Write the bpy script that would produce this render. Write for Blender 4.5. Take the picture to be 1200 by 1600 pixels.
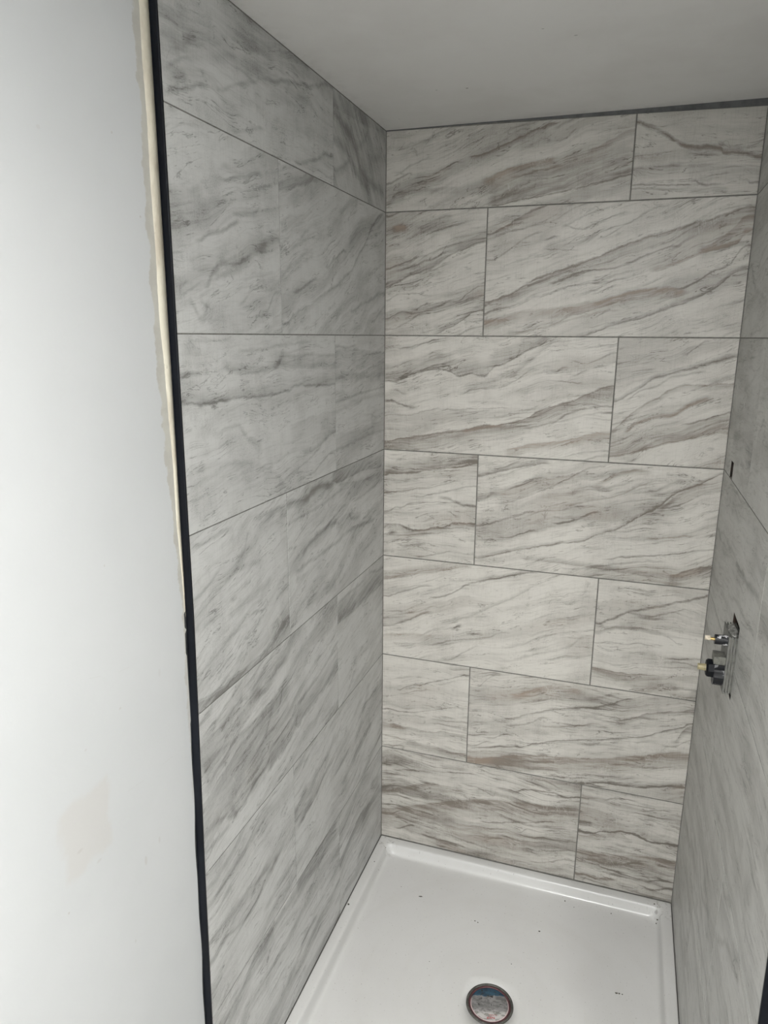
import bpy, bmesh, math, random
from mathutils import Vector, Matrix
random.seed(7)
for o in list(bpy.data.objects): bpy.data.objects.remove(o, do_unlink=True)
S = bpy.context.scene
COL = S.collection
R = math.radians

# ---------------------------------------------------------------- camera
W = 0.8573            # clear width of the shower between the tiled side walls
CEIL = 0.4956         # ceiling height above the camera's level
FLOOR = -1.66
H = 0.3048            # tile row height
CAM = Vector((0.629, -1.8605, -0.0006))
F_PX = 1122.76
cd = bpy.data.cameras.new('camera'); cam = bpy.data.objects.new('camera', cd); COL.objects.link(cam)
cd.sensor_fit = 'HORIZONTAL'; cd.sensor_width = 36.0; cd.lens = 36.0 * F_PX / 1200.0
cd.clip_start = 0.02
pitch, yaw, roll = R(-13.7897), R(-18.6358), R(0.4248)
fw = Vector((0, math.cos(pitch), math.sin(pitch))); up = Vector((0, -math.sin(pitch), math.cos(pitch))); rt = Vector((1, 0, 0))
rz = Matrix(((math.cos(yaw), math.sin(yaw), 0), (-math.sin(yaw), math.cos(yaw), 0), (0, 0, 1)))
fw, up, rt = rz @ fw, rz @ up, rz @ rt
rt2 = math.cos(roll) * rt + math.sin(roll) * up
up2 = -math.sin(roll) * rt + math.cos(roll) * up
m = Matrix((rt2, up2, -fw)).transposed().to_4x4(); m.translation = CAM
cam.matrix_world = m
S.camera = cam

# ---------------------------------------------------------------- light
S.view_settings.view_transform = 'Standard'; S.view_settings.look = 'None'
S.view_settings.gamma = 1.0; S.view_settings.use_curve_mapping = False
S.view_settings.exposure = 0.0
LAMP_POWER = 53.5
FILL_POWER = 33.0
w = bpy.data.worlds.new('world'); S.world = w; w.use_nodes = True
w.node_tree.nodes['Background'].inputs[0].default_value = (0.8, 0.87, 1, 1)
w.node_tree.nodes['Background'].inputs[1].default_value = 0.25

# ---------------------------------------------------------------- veins printed on each tile
# key: wall letter (B back, L left, R right), row from the top, tile in the row
# each vein: points (u, v) in mm on the wall, line strength, line width mm, band width mm (+ above, - below), band strength, brownness
VEINS = {
 'B00': [
  ([(-5,371.1),(29,379.3),(65,393.5)],0.5,3,0,0,0),
  ([(120,388.8),(187,411.3)],0.5,2,0,0,0),
  ([(218,421.3),(295,442.0),(339,457.3),(378,472.7),(417,481.0)],0.6,2.5,-8,0.25,0.3),
  ([(252,371.7),(297,388.0),(343,397.0),(377,404.1),(416,408.5)],0.2,3,-22,0.35,0.9),
  ([(319,370.2),(388,382.6),(432,389.1)],0.35,3,0,0,0.5),
  ([(493,419.4),(538,434.1),(565,447.6),(590,452.4),(602,452.4)],0.4,3,-14,0.3,0.5),
  ([(270,308.2),(342,319.2),(402,325.8),(470,338.6),(531,349.1),(593,360.0)],0.7,3,60,0.38,0.1),
  ([(94,463.0),(132,477.0),(174,488.1)],0.35,4,-10,0.2,0),
  ([(-10,327.9),(4,327.9),(29,346.8),(107,352.8),(189,353.4)],0.3,4,-14,0.2,0),
  ([(29,396.6),(68,411.5),(114,424.6)],0.35,3,0,0,0),
  ([(412,470.1),(445,483.3),(473,492.2)],0.35,5,0,0,0),
 ],
 'B01': [
  ([(582,466.1),(597,466.1),(614,457.5),(639,447.8),(656,437.5),(676,424.4),(696,412.6),(718,406.0),(739,404.5),(773,399.7),(778,394.1),(804,389.9),(827,387.1),(843,381.0),(856,377.6),(867,377.6)],0.5,4,9,0.55,0.2),
  ([(592,398.5),(628,398.8),(654,402.4),(678,402.1)],0.3,2,0,0,0),
  ([(582,374.3),(594,374.3),(649,376.3),(696,380.0)],0.2,3,-28,0.3,0.1),
  ([(713,395.8),(740,391.5),(766,389.8)],0.4,3,0,0,0),
  ([(582,337.6),(600,337.6),(666,334.1),(716,331.4)],0.5,2.5,0,0,0),
  ([(582,329.6),(598,329.6),(667,324.6),(715,322.1)],0.35,3,0,0,0),
  ([(724,338.9),(744,331.2),(780,329.2)],0.5,3,0,0,0),
  ([(831,334.3),(842,329.8),(857,330.3),(867,330.3)],0.45,3,0,0,0),
  ([(718,324.6),(773,324.4),(794,323.3)],0.1,2,-14,0.3,0),
  ([(828,402.3),(842,407.6),(855,413.0),(867,413.0)],0.3,3,0,0,0),
  ([(705,375.5),(768,374.2),(853,361.2),(867,361.2)],0.05,2,-40,0.2,0),
 ],
 'B10': [
  ([(-10,124.4),(1,124.4),(32,135.8),(66,149.7),(95,158.3),(123,168.1),(145,180.5),(167,195.3),(188,206.1),(218,215.3),(247,225.7),(265,227.6)],0.7,4,40,0.3,0),
  ([(35,162.1),(72,171.8),(106,184.0),(150,200.8),(163,218.2)],0.4,3,0,0,0),
  ([(-10,168.0),(2,168.0),(37,177.8),(74,189.9),(105,196.9)],0.4,3,0,0,0),
  ([(-10,266.9),(2,266.9),(50,275.3),(120,285.1),(174,295.3)],0.15,3,-50,0.25,0),
  ([(-10,294.9),(4,294.9),(30,301.5),(50,308.2)],0.5,3,0,0,0),
  ([(-10,89.5),(9,89.5),(35,104.0)],0.4,3,0,0,0),
  ([(47,103.9),(81,106.1),(119,99.2)],0.35,2,0,0,0),
  ([(82,65.0),(99,75.5),(116,80.7)],0.5,3,0,0,0),
  ([(-10,42.3),(2,42.3),(33,55.8),(50,59.7),(77,55.7)],0.45,3,-8,0.15,0),
  ([(-10,15.0),(16,15.0),(57,31.5),(97,55.6),(142,71.4),(181,86.8)],0.3,3,0,0,0),
  ([(138,4.8),(166,18.3),(194,29.0),(218,47.5),(242,60.5),(260,63.0),(273,63.0)],0.7,2.5,12,0.3,0),
  ([(186,84.2),(222,104.6),(235,114.8),(262,123.4),(273,123.4)],0.4,2,0,0,0),
  ([(239,151.7),(260,155.1),(273,155.1)],0.5,2,0,0,0),
  ([(22,271.3),(45,273.0),(56,270.0)],0.2,3,-20,0.5,1),
  ([(93,250.9),(148,256.5),(216,266.4)],0.1,3,20,0.2,0),
 ],
 'B11': [
  ([(253,242.0),(269,242.0),(301,254.6),(346,280.1),(380,294.9),(402,300.3)],0.6,3,-14,0.3,0),
  ([(253,183.2),(272,183.2),(292,188.3),(349,225.5),(394,243.1)],0.35,2.5,0,0,0),
  ([(449,254.5),(483,246.9),(531,262.0),(588,280.5)],0.45,2.5,0,0,0),
  ([(452,257.1),(481,271.9),(513,289.0)],0.35,3,0,0,0),
  ([(528,225.1),(590,254.4),(670,289.6)],0.35,2.5,0,0,0),
  ([(406,226.4),(434,233.6)],0.6,3,0,0,0),
  ([(447,211.6),(490,231.7)],0.35,2,0,0,0),
  ([(408,204.6),(481,200.8)],0.35,2,0,0,0),
  ([(253,81.6),(267,81.6),(303,91.7),(338,105.6),(383,133.2),(428,149.1),(494,169.6),(553,192.4),(604,213.1),(655,228.7),(706,239.8),(740,251.2),(774,257.4),(811,270.8),(856,279.7),(867,279.7)],0.75,4,-32,0.32,0.2),
  ([(424,127.0),(495,150.6),(577,159.7),(638,184.8),(704,203.8)],0.5,3,0,0,0),
  ([(385,93.8),(470,118.0),(558,127.7),(600,135.1)],0.35,3,0,0,0),
  ([(253,39.6),(275,39.6),(358,59.8),(439,68.0),(495,76.1),(561,89.4),(634,110.4),(687,112.4),(729,106.5)],0.3,3,-26,0.4,0.8),
  ([(652,150.2),(713,167.3),(780,193.9),(828,205.1),(845,224.7),(867,224.7)],0.5,3,14,0.4,0.6),
  ([(713,109.4),(757,127.2),(785,147.5),(814,159.8),(853,199.3),(867,199.3)],0.6,3,0,0,0),
  ([(495,1.2),(544,14.5),(587,31.4),(640,45.2),(691,64.1),(742,82.6),(790,108.4),(854,151.2),(867,151.2)],0.6,3,9,0.35,0),
  ([(325,1.8),(384,16.6),(418,22.5),(503,48.1),(585,61.8)],0.3,3,0,0,0.6),
  ([(755,202.3),(802,226.2),(855,268.9),(867,268.9)],0,3,-40,0.22,0.2),
 ],
 'B20': [
  ([(44,-32.9),(95,-21.6),(151,-9.5)],0.5,2,0,0,0),
  ([(0,-118.1),(34,-117.2),(63,-103.9),(119,-88.0),(153,-84.6),(176,-88.4),(209,-100.4),(231,-94.6),(269,-97.9),(295,-76.4),(326,-65.4),(367,-39.1),(412,-18.3),(431,-5.6)],0.8,3.5,45,0.33,0),
  ([(0,-170.9),(22,-171.2),(52,-181.3),(87,-187.2)],0.6,4,0,0,0),
  ([(34,-142.0),(57,-149.5)],0.5,3,0,0,0),
  ([(211,-147.4),(238,-135.8),(319,-125.5),(360,-103.5),(400,-79.4)],0.45,2.5,0,0,0),
  ([(156,-190.1),(240,-185.2),(332,-179.5)],0.4,2,0,0,0),
  ([(41,-211.3),(128,-191.2),(156,-187.3)],0.3,2,0,0,0),
  ([(234,-165.5),(288,-163.5),(331,-167.3)],0.15,4,-10,0.2,0),
  ([(-10,-284.2),(1,-284.2),(41,-275.2),(123,-259.7),(180,-248.0),(214,-245.2),(236,-238.7),(269,-228.9),(323,-222.7),(376,-208.0),(416,-183.6),(452,-170.8),(497,-156.2),(545,-131.7),(592,-116.1)],0.8,3.5,-42,0.42,0.2),
  ([(220,-243.9),(269,-231.7),(329,-223.5)],0.5,5,0,0,0.6),
  ([(449,-210.1),(479,-190.5),(528,-173.1),(592,-165.5),(602,-165.5)],0.45,3,0,0,0),
  ([(377,-226.6),(459,-209.6),(588,-180.9),(602,-180.9)],0.35,3,0,0,0),
  ([(337,-282.7),(405,-265.4),(483,-253.3),(587,-227.2),(602,-227.2)],0.1,3,-26,0.45,0.8),
  ([(444,-86.1),(476,-73.7)],0.65,3,0,0,0),
  ([(492,-95.1),(526,-79.2)],0.4,2,0,0,0),
  ([(443,-106.5),(514,-111.3)],0.4,2,0,0,0),
  ([(490,-57.4),(515,-64.4),(549,-53.9),(591,-36.0),(602,-36.0)],0.4,2.5,0,0,0),
  ([(517,-305.5),(586,-287.0),(602,-287.0)],0.4,3,0,0,0),
  ([(328,-101.7),(369,-74.9),(418,-33.3),(447,-13.0)],0.2,3,18,0.25,0),
 ],
 'B21': [
  ([(582,-152.6),(595,-152.6),(623,-136.2),(651,-118.4),(678,-96.5),(706,-86.8),(739,-75.6),(771,-67.5),(814,-53.5),(857,-41.8),(867,-41.8)],0.6,4,10,0.3,0),
  ([(618,-150.2),(652,-126.0),(688,-112.8),(712,-95.6),(748,-85.8),(789,-77.4)],0.4,3,0,0,0),
  ([(582,-223.3),(593,-223.3),(611,-208.2),(639,-180.5),(663,-159.4),(694,-143.0),(710,-127.3),(726,-119.3),(750,-109.5),(803,-108.1),(852,-103.8),(867,-103.8)],0.6,3,-14,0.28,0.4),
  ([(628,-226.3),(647,-209.7),(675,-197.5),(698,-188.8),(732,-184.3),(759,-165.0),(780,-152.1),(810,-145.0)],0.4,3,14,0.5,0.6),
  ([(757,-201.6),(790,-192.5),(827,-180.3),(854,-170.2),(867,-170.2)],0.5,3,0,0,0),
  ([(582,-288.8),(593,-288.8),(635,-278.3),(681,-264.5),(715,-250.1),(749,-242.1),(788,-230.8),(821,-221.5),(856,-214.6),(867,-214.6)],0.75,4,50,0.38,0.3),
  ([(740,-37.2),(767,-22.2),(790,-7.5)],0.4,3,0,0,0),
  ([(833,-280.7),(857,-271.5),(867,-271.5)],0.35,2.5,0,0,0),
  ([(617,-242.7),(649,-234.7)],0.35,3,0,0,0),
  ([(806,-106.5),(854,-96.4),(867,-96.4)],0.1,3,18,0.3,0),
 ],
 'B30': [
  ([(-1,-375.6),(21,-371.3),(52,-366.6),(88,-362.8),(120,-354.6),(152,-348.0),(184,-344.0),(213,-338.8),(239,-331.9),(262,-326.6),(273,-326.6)],0.8,3.5,40,0.42,0.1),
  ([(-1,-426.0),(39,-418.9),(80,-411.7),(118,-404.8)],0.4,2,0,0,0.4),
  ([(89,-431.4),(149,-418.6),(207,-402.2),(262,-390.2),(273,-390.2)],0.4,2.5,0,0,0),
  ([(116,-405.0),(175,-390.0),(214,-379.2)],0.35,2,0,0,0),
  ([(165,-427.5),(187,-430.4),(208,-438.0),(230,-444.2),(261,-444.3),(273,-444.3)],0.65,4.5,0,0,0),
  ([(0,-479.8),(19,-475.4),(34,-465.9),(53,-465.6),(75,-452.9),(108,-447.4),(181,-440.1)],0.45,2.5,0,0,0),
  ([(0,-516.1),(20,-517.1),(45,-514.8),(68,-523.8),(96,-527.5),(118,-526.0),(140,-517.1),(178,-509.4),(202,-497.2),(226,-496.1),(262,-493.6),(273,-493.6)],0.85,3.5,-22,0.22,0),
  ([(98,-603.5),(142,-594.5),(175,-584.1),(196,-577.7)],0.5,2,0,0,0),
  ([(188,-466.5),(212,-476.5)],0.5,3,0,0,0),
  ([(20,-539.5),(37,-536.5)],0.5,6,0,0,0),
 ],
 'B31': [
  ([(253,-361.3),(265,-361.3),(311,-348.7),(368,-332.2),(445,-315.8)],0.6,3,14,0.38,0),
  ([(297,-434.5),(372,-416.5),(476,-365.1),(580,-315.6)],0.35,2.5,0,0,0),
  ([(253,-424.4),(273,-424.4),(314,-406.3)],0.3,5,0,0,0),
  ([(562,-361.7),(613,-332.9),(663,-318.5),(694,-321.9)],0.4,3,-14,0.35,0.5),
  ([(496,-421.1),(554,-404.9),(617,-388.6),(677,-356.1),(726,-341.6)],0.35,3,8,0.15,0.4),
  ([(253,-497.9),(264,-497.9),(311,-484.5),(369,-461.3),(414,-446.8)],0.5,3,0,0,0),
  ([(471,-472.9),(526,-456.3),(578,-434.4)],0.6,3,0,0,0),
  ([(253,-587.2),(268,-587.2),(339,-567.3),(419,-543.7),(475,-529.0),(519,-518.6),(551,-510.6),(572,-495.7),(629,-471.8),(678,-434.3),(722,-405.3),(740,-384.4),(773,-360.0),(806,-344.0),(833,-328.6),(856,-316.4),(867,-316.4)],0.75,3,9,0.3,0.1),
  ([(722,-410.8),(746,-389.5),(778,-362.3),(820,-343.0)],0.35,4,-14,0.3,0.3),
  ([(331,-525.2),(428,-497.7)],0.45,2.5,0,0,0),
  ([(640,-547.2),(693,-538.7),(769,-524.8),(857,-506.0),(867,-506.0)],0.5,2.5,0,0,0),
  ([(699,-492.0),(750,-484.2),(799,-476.5)],0.45,3,0,0,0.5),
  ([(564,-531.8),(607,-528.5)],0.3,6,0,0,0.4),
  ([(759,-583.4),(798,-567.3),(854,-549.6),(867,-549.6)],0.6,3,-28,0.38,0.1),
  ([(392,-580.0),(534,-582.5),(644,-588.0),(750,-593.2)],0.1,3,16,0.3,0.1),
  ([(496,-592.9),(642,-564.6),(745,-547.4)],0.3,3,0,0,0),
  ([(698,-371.1),(737,-351.7),(775,-338.1)],0.3,4,-10,0.2,0),
 ],
 'B40': [
  ([(-2,-682.1),(59,-666.3),(132,-649.2),(171,-639.1),(252,-621.5)],0.2,3,30,0.42,0.5),
  ([(-1,-731.9),(65,-710.1),(144,-684.8)],0.55,2.5,5,0.2,0),
  ([(145,-719.2),(211,-693.7),(243,-670.0),(317,-644.5),(368,-628.5),(429,-612.3)],0.6,3,0,0,0),
  ([(72,-775.4),(112,-764.2),(157,-746.5)],0.45,3,0,0,0),
  ([(-10,-823.8),(2,-823.8),(72,-799.0),(146,-765.4)],0.6,4,7,0.3,0),
  ([(180,-786.9),(257,-759.0),(320,-722.1),(381,-686.3),(451,-644.8)],0.3,4,10,0.15,0),
  ([(206,-806.6),(231,-794.4)],0.6,6,0,0,0),
  ([(264,-814.4),(291,-807.0)],0.5,4,0,0,0),
  ([(137,-864.0),(204,-842.0),(303,-818.7),(366,-795.0)],0.3,3,0,0,0),
  ([(189,-903.7),(244,-871.3),(287,-847.0)],0.35,3,0,0,0),
  ([(349,-881.2),(432,-850.7),(532,-809.8),(570,-779.1)],0.25,5,0,0,0),
  ([(-1,-848.4),(73,-837.7),(153,-831.9)],0.1,3,-26,0.28,1),
 ],
 'B41': [
  ([(582,-733.8),(600,-733.8),(622,-722.8),(641,-713.9),(659,-700.5),(683,-688.0),(712,-677.9),(744,-667.6),(775,-656.0),(808,-644.2),(835,-633.2),(858,-625.9)],0.6,4,0,0,0),
  ([(722,-696.6),(756,-687.3),(792,-673.3),(807,-666.8)],0.4,3,0,0,0),
  ([(582,-755.4),(593,-755.4),(632,-740.3),(651,-732.9),(681,-730.2),(711,-730.5),(739,-734.3),(761,-735.8)],0.25,3,-13,0.45,0.1),
  ([(582,-788.2),(598,-788.2),(643,-781.4),(666,-782.7),(704,-775.4),(737,-776.6)],0.4,2,0,0,0),
  ([(770,-746.9),(806,-763.1)],0.35,2,0,0,0),
  ([(773,-807.2),(850,-798.1),(867,-798.1)],0.45,3,0,0,0),
  ([(768,-818.9),(811,-812.1),(846,-815.8),(867,-815.8)],0.4,2.5,0,0,0),
  ([(682,-804.2),(723,-799.3)],0.3,3,0,0,0),
  ([(582,-862.9),(597,-862.9),(615,-863.1),(644,-865.5),(684,-866.3),(728,-860.5),(767,-860.4)],0.65,3,-40,0.35,0.3),
  ([(794,-886.1),(845,-883.5),(867,-883.5)],0.6,4,0,0,0),
  ([(702,-913.5),(771,-904.6),(858,-911.3)],0.3,3,22,0.3,0.3),
  ([(766,-854.1),(807,-849.0),(859,-841.7)],0.1,3,-36,0.3,0.4),
 ],
 'B50': [
  ([(50,-1022.8),(76,-1007.1),(123,-993.5),(164,-975.6),(202,-962.4),(234,-948.9),(261,-940.4),(273,-940.4)],0.5,2.5,0,0,0),
  ([(53,-1034.8),(97,-1020.0),(149,-1006.8)],0.4,2.5,0,0,0),
  ([(164,-986.4),(219,-966.1),(261,-954.9),(273,-954.9)],0.25,2.5,0,0,0),
  ([(-2,-1094.0),(18,-1090.2),(53,-1090.8),(93,-1088.9)],0.65,2.5,0,0,0),
  ([(93,-1087.5),(135,-1075.5),(171,-1066.0),(212,-1050.2),(237,-1045.6)],0.4,2,0,0,0),
  ([(-10,-1108.3),(13,-1108.3),(93,-1100.1),(136,-1096.4)],0.25,3,0,0,0),
  ([(182,-1083.4),(223,-1085.2)],0.5,3,0,0,0),
  ([(30,-1136.5),(73,-1140.9),(115,-1142.5),(152,-1143.6),(194,-1134.0),(225,-1134.9),(260,-1133.3),(273,-1133.3)],0.5,2.5,-25,0.25,0.1),
  ([(-2,-1136.8),(35,-1136.9),(76,-1141.8)],0.1,3,-30,0.3,0.6),
  ([(-1,-1180.0),(41,-1180.2),(73,-1185.1)],0.45,3,0,0,0.7),
  ([(-1,-1211.9),(30,-1211.2),(68,-1204.9)],0.5,3,0,0,0),
  ([(79,-1184.0),(138,-1189.2),(180,-1189.0),(221,-1195.9),(260,-1194.9),(273,-1194.9)],0.3,2.5,-22,0.35,0.1),
 ],
 'B51': [
  ([(384,-975.7),(455,-944.6),(520,-924.2),(574,-929.9)],0.1,3,-24,0.28,0.9),
  ([(370,-1054.0),(438,-1028.6),(497,-1004.9),(578,-983.9),(640,-965.1),(705,-936.5)],0.55,3,-8,0.2,0),
  ([(371,-1076.2),(434,-1059.7),(482,-1032.6)],0.45,3,0,0,0),
  ([(473,-1059.6),(560,-1042.6),(628,-1024.4)],0.4,3,0,0,0.3),
  ([(664,-1004.1),(714,-988.4),(734,-975.8),(783,-960.6),(812,-953.4),(855,-941.2),(867,-941.2)],0.55,3,-14,0.28,0.1),
  ([(253,-1162.0),(269,-1162.0),(333,-1138.9)],0.5,2.5,0,0,0),
  ([(315,-1128.2),(390,-1103.4)],0.45,2.5,0,0,0),
  ([(403,-1137.5),(465,-1115.2),(531,-1093.6),(606,-1075.8),(679,-1057.4),(749,-1035.8),(788,-1013.1),(831,-995.7),(856,-978.9),(867,-978.9)],0.65,2.5,-6,0.2,0),
  ([(253,-1197.0),(276,-1197.0),(393,-1165.7),(506,-1145.1),(641,-1122.7),(744,-1091.7),(857,-1061.8),(867,-1061.8)],0.15,3,-60,0.42,0.45),
  ([(561,-1220.0),(605,-1210.1),(647,-1200.4),(727,-1193.7),(858,-1168.5)],0.85,4,12,0.3,0),
  ([(792,-1057.4),(821,-1051.3),(859,-1025.7)],0.4,3,0,0,0),
  ([(815,-1034.6),(836,-1000.5),(857,-984.7),(867,-984.7)],0.1,3,-25,0.35,0),
  ([(253,-976.1),(274,-976.1),(342,-926.9)],0.3,2,0,0,0),
  ([(586,-951.9),(678,-923.5)],0.2,3,-10,0.2,0),
 ],
 'B60': [
  ([(-2,-1279.5),(32,-1278.2)],0.6,3,0,0,0),
  ([(41,-1291.5),(89,-1282.3),(144,-1277.9)],0.5,2.5,-6,0.2,0),
  ([(188,-1268.3),(220,-1264.1),(262,-1255.9),(294,-1253.6)],0.5,2.5,0,0,0),
  ([(187,-1244.7),(262,-1240.2)],0.2,3,-12,0.3,0.3),
  ([(253,-1292.3),(295,-1294.5),(327,-1304.8),(349,-1311.7)],0.4,2.5,0,0,0),
  ([(414,-1281.8),(434,-1271.4),(478,-1265.1),(518,-1263.4),(548,-1270.6),(591,-1260.5),(602,-1260.5)],0.7,3,0,0,0),
  ([(466,-1229.5),(506,-1231.9),(536,-1244.8)],0.4,2.5,0,0,0),
  ([(-10,-1430.6),(2,-1430.6),(102,-1400.4),(212,-1358.9),(318,-1327.8),(421,-1312.3),(521,-1305.8),(588,-1295.2),(602,-1295.2)],0.1,3,-75,0.36,0.3),
  ([(316,-1406.2),(399,-1388.5),(474,-1370.7),(524,-1357.2)],0.5,2.5,0,0,0),
  ([(-10,-1453.7),(11,-1453.7),(91,-1421.6)],0.4,3,0,0,0),
  ([(46,-1495.7),(109,-1473.5)],0.6,3,0,0,0),
  ([(426,-1414.5),(451,-1399.2),(486,-1399.0),(530,-1384.8)],0.4,2.5,0,0,0),
  ([(115,-1465.8),(215,-1477.7),(346,-1492.9)],0.35,3,0,0,0),
  ([(472,-1504.7),(586,-1470.6),(602,-1470.6)],0.45,2.5,0,0,0),
  ([(500,-1458.0),(583,-1438.6),(602,-1438.6)],0.4,2.5,0,0,0),
  ([(-10,-1368.1),(2,-1368.1),(73,-1345.5),(156,-1314.4),(264,-1313.5)],0.25,3,-25,0.25,0.3),
 ],
 'B61': [
  ([(582,-1260.7),(598,-1260.7),(636,-1252.4)],0.35,2,0,0,0),
  ([(655,-1253.7),(671,-1245.2),(702,-1239.3),(739,-1236.9)],0.45,2.5,0,0,0),
  ([(752,-1264.1),(793,-1252.6),(824,-1249.8)],0.5,2.5,0,0,0),
  ([(582,-1367.1),(594,-1367.1),(620,-1365.7),(636,-1365.4),(652,-1355.7),(679,-1350.5),(711,-1340.7),(732,-1341.7),(748,-1342.4),(770,-1351.4),(800,-1355.1),(828,-1349.3),(856,-1348.2),(867,-1348.2)],0.9,3.5,0,0,0),
  ([(582,-1437.9),(594,-1437.9),(630,-1439.9),(655,-1434.9)],0.5,2.5,0,0,0),
  ([(582,-1457.4),(604,-1457.4),(648,-1448.7)],0.35,2,0,0,0),
  ([(687,-1451.5),(719,-1446.0),(740,-1435.2),(766,-1429.0)],0.6,4,0,0,0),
  ([(814,-1423.2),(856,-1421.5),(867,-1421.5)],0.5,3,0,0,0),
  ([(582,-1509.2),(596,-1509.2),(621,-1507.2),(647,-1510.3),(702,-1501.5)],0.7,4.5,0,0,0.3),
  ([(787,-1480.5),(818,-1471.6),(858,-1468.7)],0.6,3,0,0,0),
  ([(773,-1501.4),(800,-1505.3),(857,-1488.8),(867,-1488.8)],0.6,3,0,0,0),
  ([(582,-1424.8),(599,-1424.8),(685,-1422.0),(764,-1403.8),(856,-1395.3),(867,-1395.3)],0.1,3,-60,0.33,0.4),
  ([(702,-1474.2),(727,-1475.7)],0.6,6,0,0,0),
  ([(766,-1302.3),(790,-1302.8)],0.5,3,0,0,0),
  ([(780,-1282.8),(798,-1284.6)],0.4,3,0,0,0),
  ([(582,-1377.8),(598,-1377.8),(653,-1363.8),(706,-1346.9),(734,-1359.3)],0,3,-24,0.25,0.5),
  ([(615,-1222.9),(696,-1226.4),(775,-1223.8)],0.1,3,16,0.2,0),
 ],
 'L00': [
  ([(-930,350.3),(-905,364.2),(-869,376.7)],0.35,4,0,0,0),
  ([(-913,380.2),(-893,385.4),(-857,402.6)],0.45,9,0,0,0),
  ([(-931,336.4),(-882,351.1)],0.35,9,0,0,0),
  ([(-938,317.3),(-914,326.6),(-878,338.0),(-830,353.9)],0.6,5,0,0,0),
  ([(-807,359.9),(-733,385.6),(-679,402.9)],0.3,4,0,0,0),
  ([(-733,387.0),(-628,421.0)],0.25,4,0,0,0),
  ([(-627,422.5),(-573,437.8),(-522,447.9),(-450,464.6),(-349,491.3),(-333,491.3)],0.45,5,0,0,0),
  ([(-758,313.6),(-655,338.5)],0.4,4,0,0,0),
  ([(-529,313.7),(-455,330.8),(-352,362.0),(-333,362.0)],0.45,5,0,0,0),
  ([(-814,400.8),(-743,421.2)],0.3,10,0,0,0),
  ([(-940,382.0),(-857,397.3),(-742,429.9),(-349,495.8),(-333,495.8)],0,3,80,0.2,0),
  ([(-704,418.8),(-603,453.4)],0.25,14,0,0,0),
  ([(-681,378.2),(-574,410.7),(-451,430.7)],0.2,16,0,0,0),
  ([(-970,417.1),(-940,417.1),(-904,418.6),(-873,434.5)],0.25,14,0,0,0),
 ],
 'L01': [
  ([(-353,446.6),(-336,446.6),(-294,437.7),(-241,422.6),(-210,400.7),(-184,372.2),(-86,351.0),(-25,350.1)],0.5,12,0,0,0),
  ([(-353,396.3),(-337,396.3),(-272,391.3),(-248,376.0),(-210,358.5),(-129,338.8)],0.5,12,0,0,0),
  ([(-353,336.8),(-342,336.8),(-296,351.9),(-248,371.9)],0.5,8,-20,0.2,0),
  ([(-210,413.3),(-150,443.8),(-130,461.5)],0.35,12,0,0,0),
  ([(-353,457.2),(-339,457.2),(-209,463.0),(1,479.0)],0.1,4,60,0.2,0),
  ([(-130,409.4),(-11,425.5),(10,425.5)],0.3,12,0,0,0),
  ([(-73,479.6),(1,469.8)],0.3,14,0,0,0),
 ],
 'L10': [
  ([(-800,235.0),(-753,245.0),(-702,257.0),(-667,266.1)],0.65,3.5,0,0,0),
  ([(-693,243.4),(-626,252.9)],0.4,3,0,0,0),
  ([(-873,135.3),(-851,144.4),(-829,152.6),(-797,160.0),(-749,178.0)],0.6,4,0,0,0),
  ([(-970,110.8),(-944,110.8),(-910,115.4)],0.4,3,0,0,0),
  ([(-940,149.5),(-925,155.7),(-909,160.9)],0.35,3,0,0,0),
  ([(-897,90.2),(-843,94.6),(-802,109.5),(-733,118.1),(-657,135.3)],0.1,4,40,0.2,0),
  ([(-797,109.9),(-764,111.7),(-722,126.4)],0.5,5,0,0,0),
  ([(-858,73.5),(-830,97.9),(-797,112.2)],0.5,7,0,0,0),
  ([(-927,65.9),(-903,74.8)],0.45,4,0,0,0),
  ([(-689,144.5),(-649,160.3),(-607,169.0),(-592,169.0)],0.4,9,0,0,0),
  ([(-767,189.2),(-728,193.2),(-688,202.2),(-676,213.7)],0.4,3.5,0,0,0),
  ([(-902,44.8),(-887,32.2),(-876,21.4)],0.4,7,0,0,0),
  ([(-876,21.4),(-848,42.5)],0.4,9,0,0,0),
  ([(-759,48.4),(-716,72.7),(-671,92.0)],0.3,4,0,0,0),
  ([(-669,39.1),(-619,74.3),(-592,74.3)],0.4,4,0,0,0),
  ([(-934,298.4),(-909,305.1)],0.4,8,0,0,0),
  ([(-724,235.4),(-683,233.2),(-649,243.9)],0.25,14,0,0,0),
  ([(-886,202.4),(-862,202.4)],0.25,14,0,0,0),
  ([(-831,88.8),(-764,103.4),(-702,123.5)],0.3,9,0,0,0),
  ([(-794,253.6),(-771,253.8)],0.3,7,0,0,0),
 ],
 'L11': [
  ([(-612,254.7),(-598,254.7),(-560,263.1),(-517,277.4),(-483,286.9),(-426,302.6)],0.55,5,34,0.3,0),
  ([(-612,199.7),(-599,199.7),(-552,214.9)],0.3,5,0,0,0),
  ([(-527,177.3),(-475,199.7)],0.35,4,0,0,0),
  ([(-612,107.2),(-600,107.2),(-568,123.0),(-535,134.8),(-458,165.5)],0.5,6,0,0,0),
  ([(-612,98.4),(-600,98.4),(-558,114.9),(-495,140.8),(-453,153.0)],0.3,6,0,0,0),
  ([(-390,139.4),(-342,160.1),(-276,182.1)],0.55,4,0,0,0),
  ([(-549,79.2),(-491,96.6),(-436,113.6)],0.5,4,0,0,0),
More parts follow.
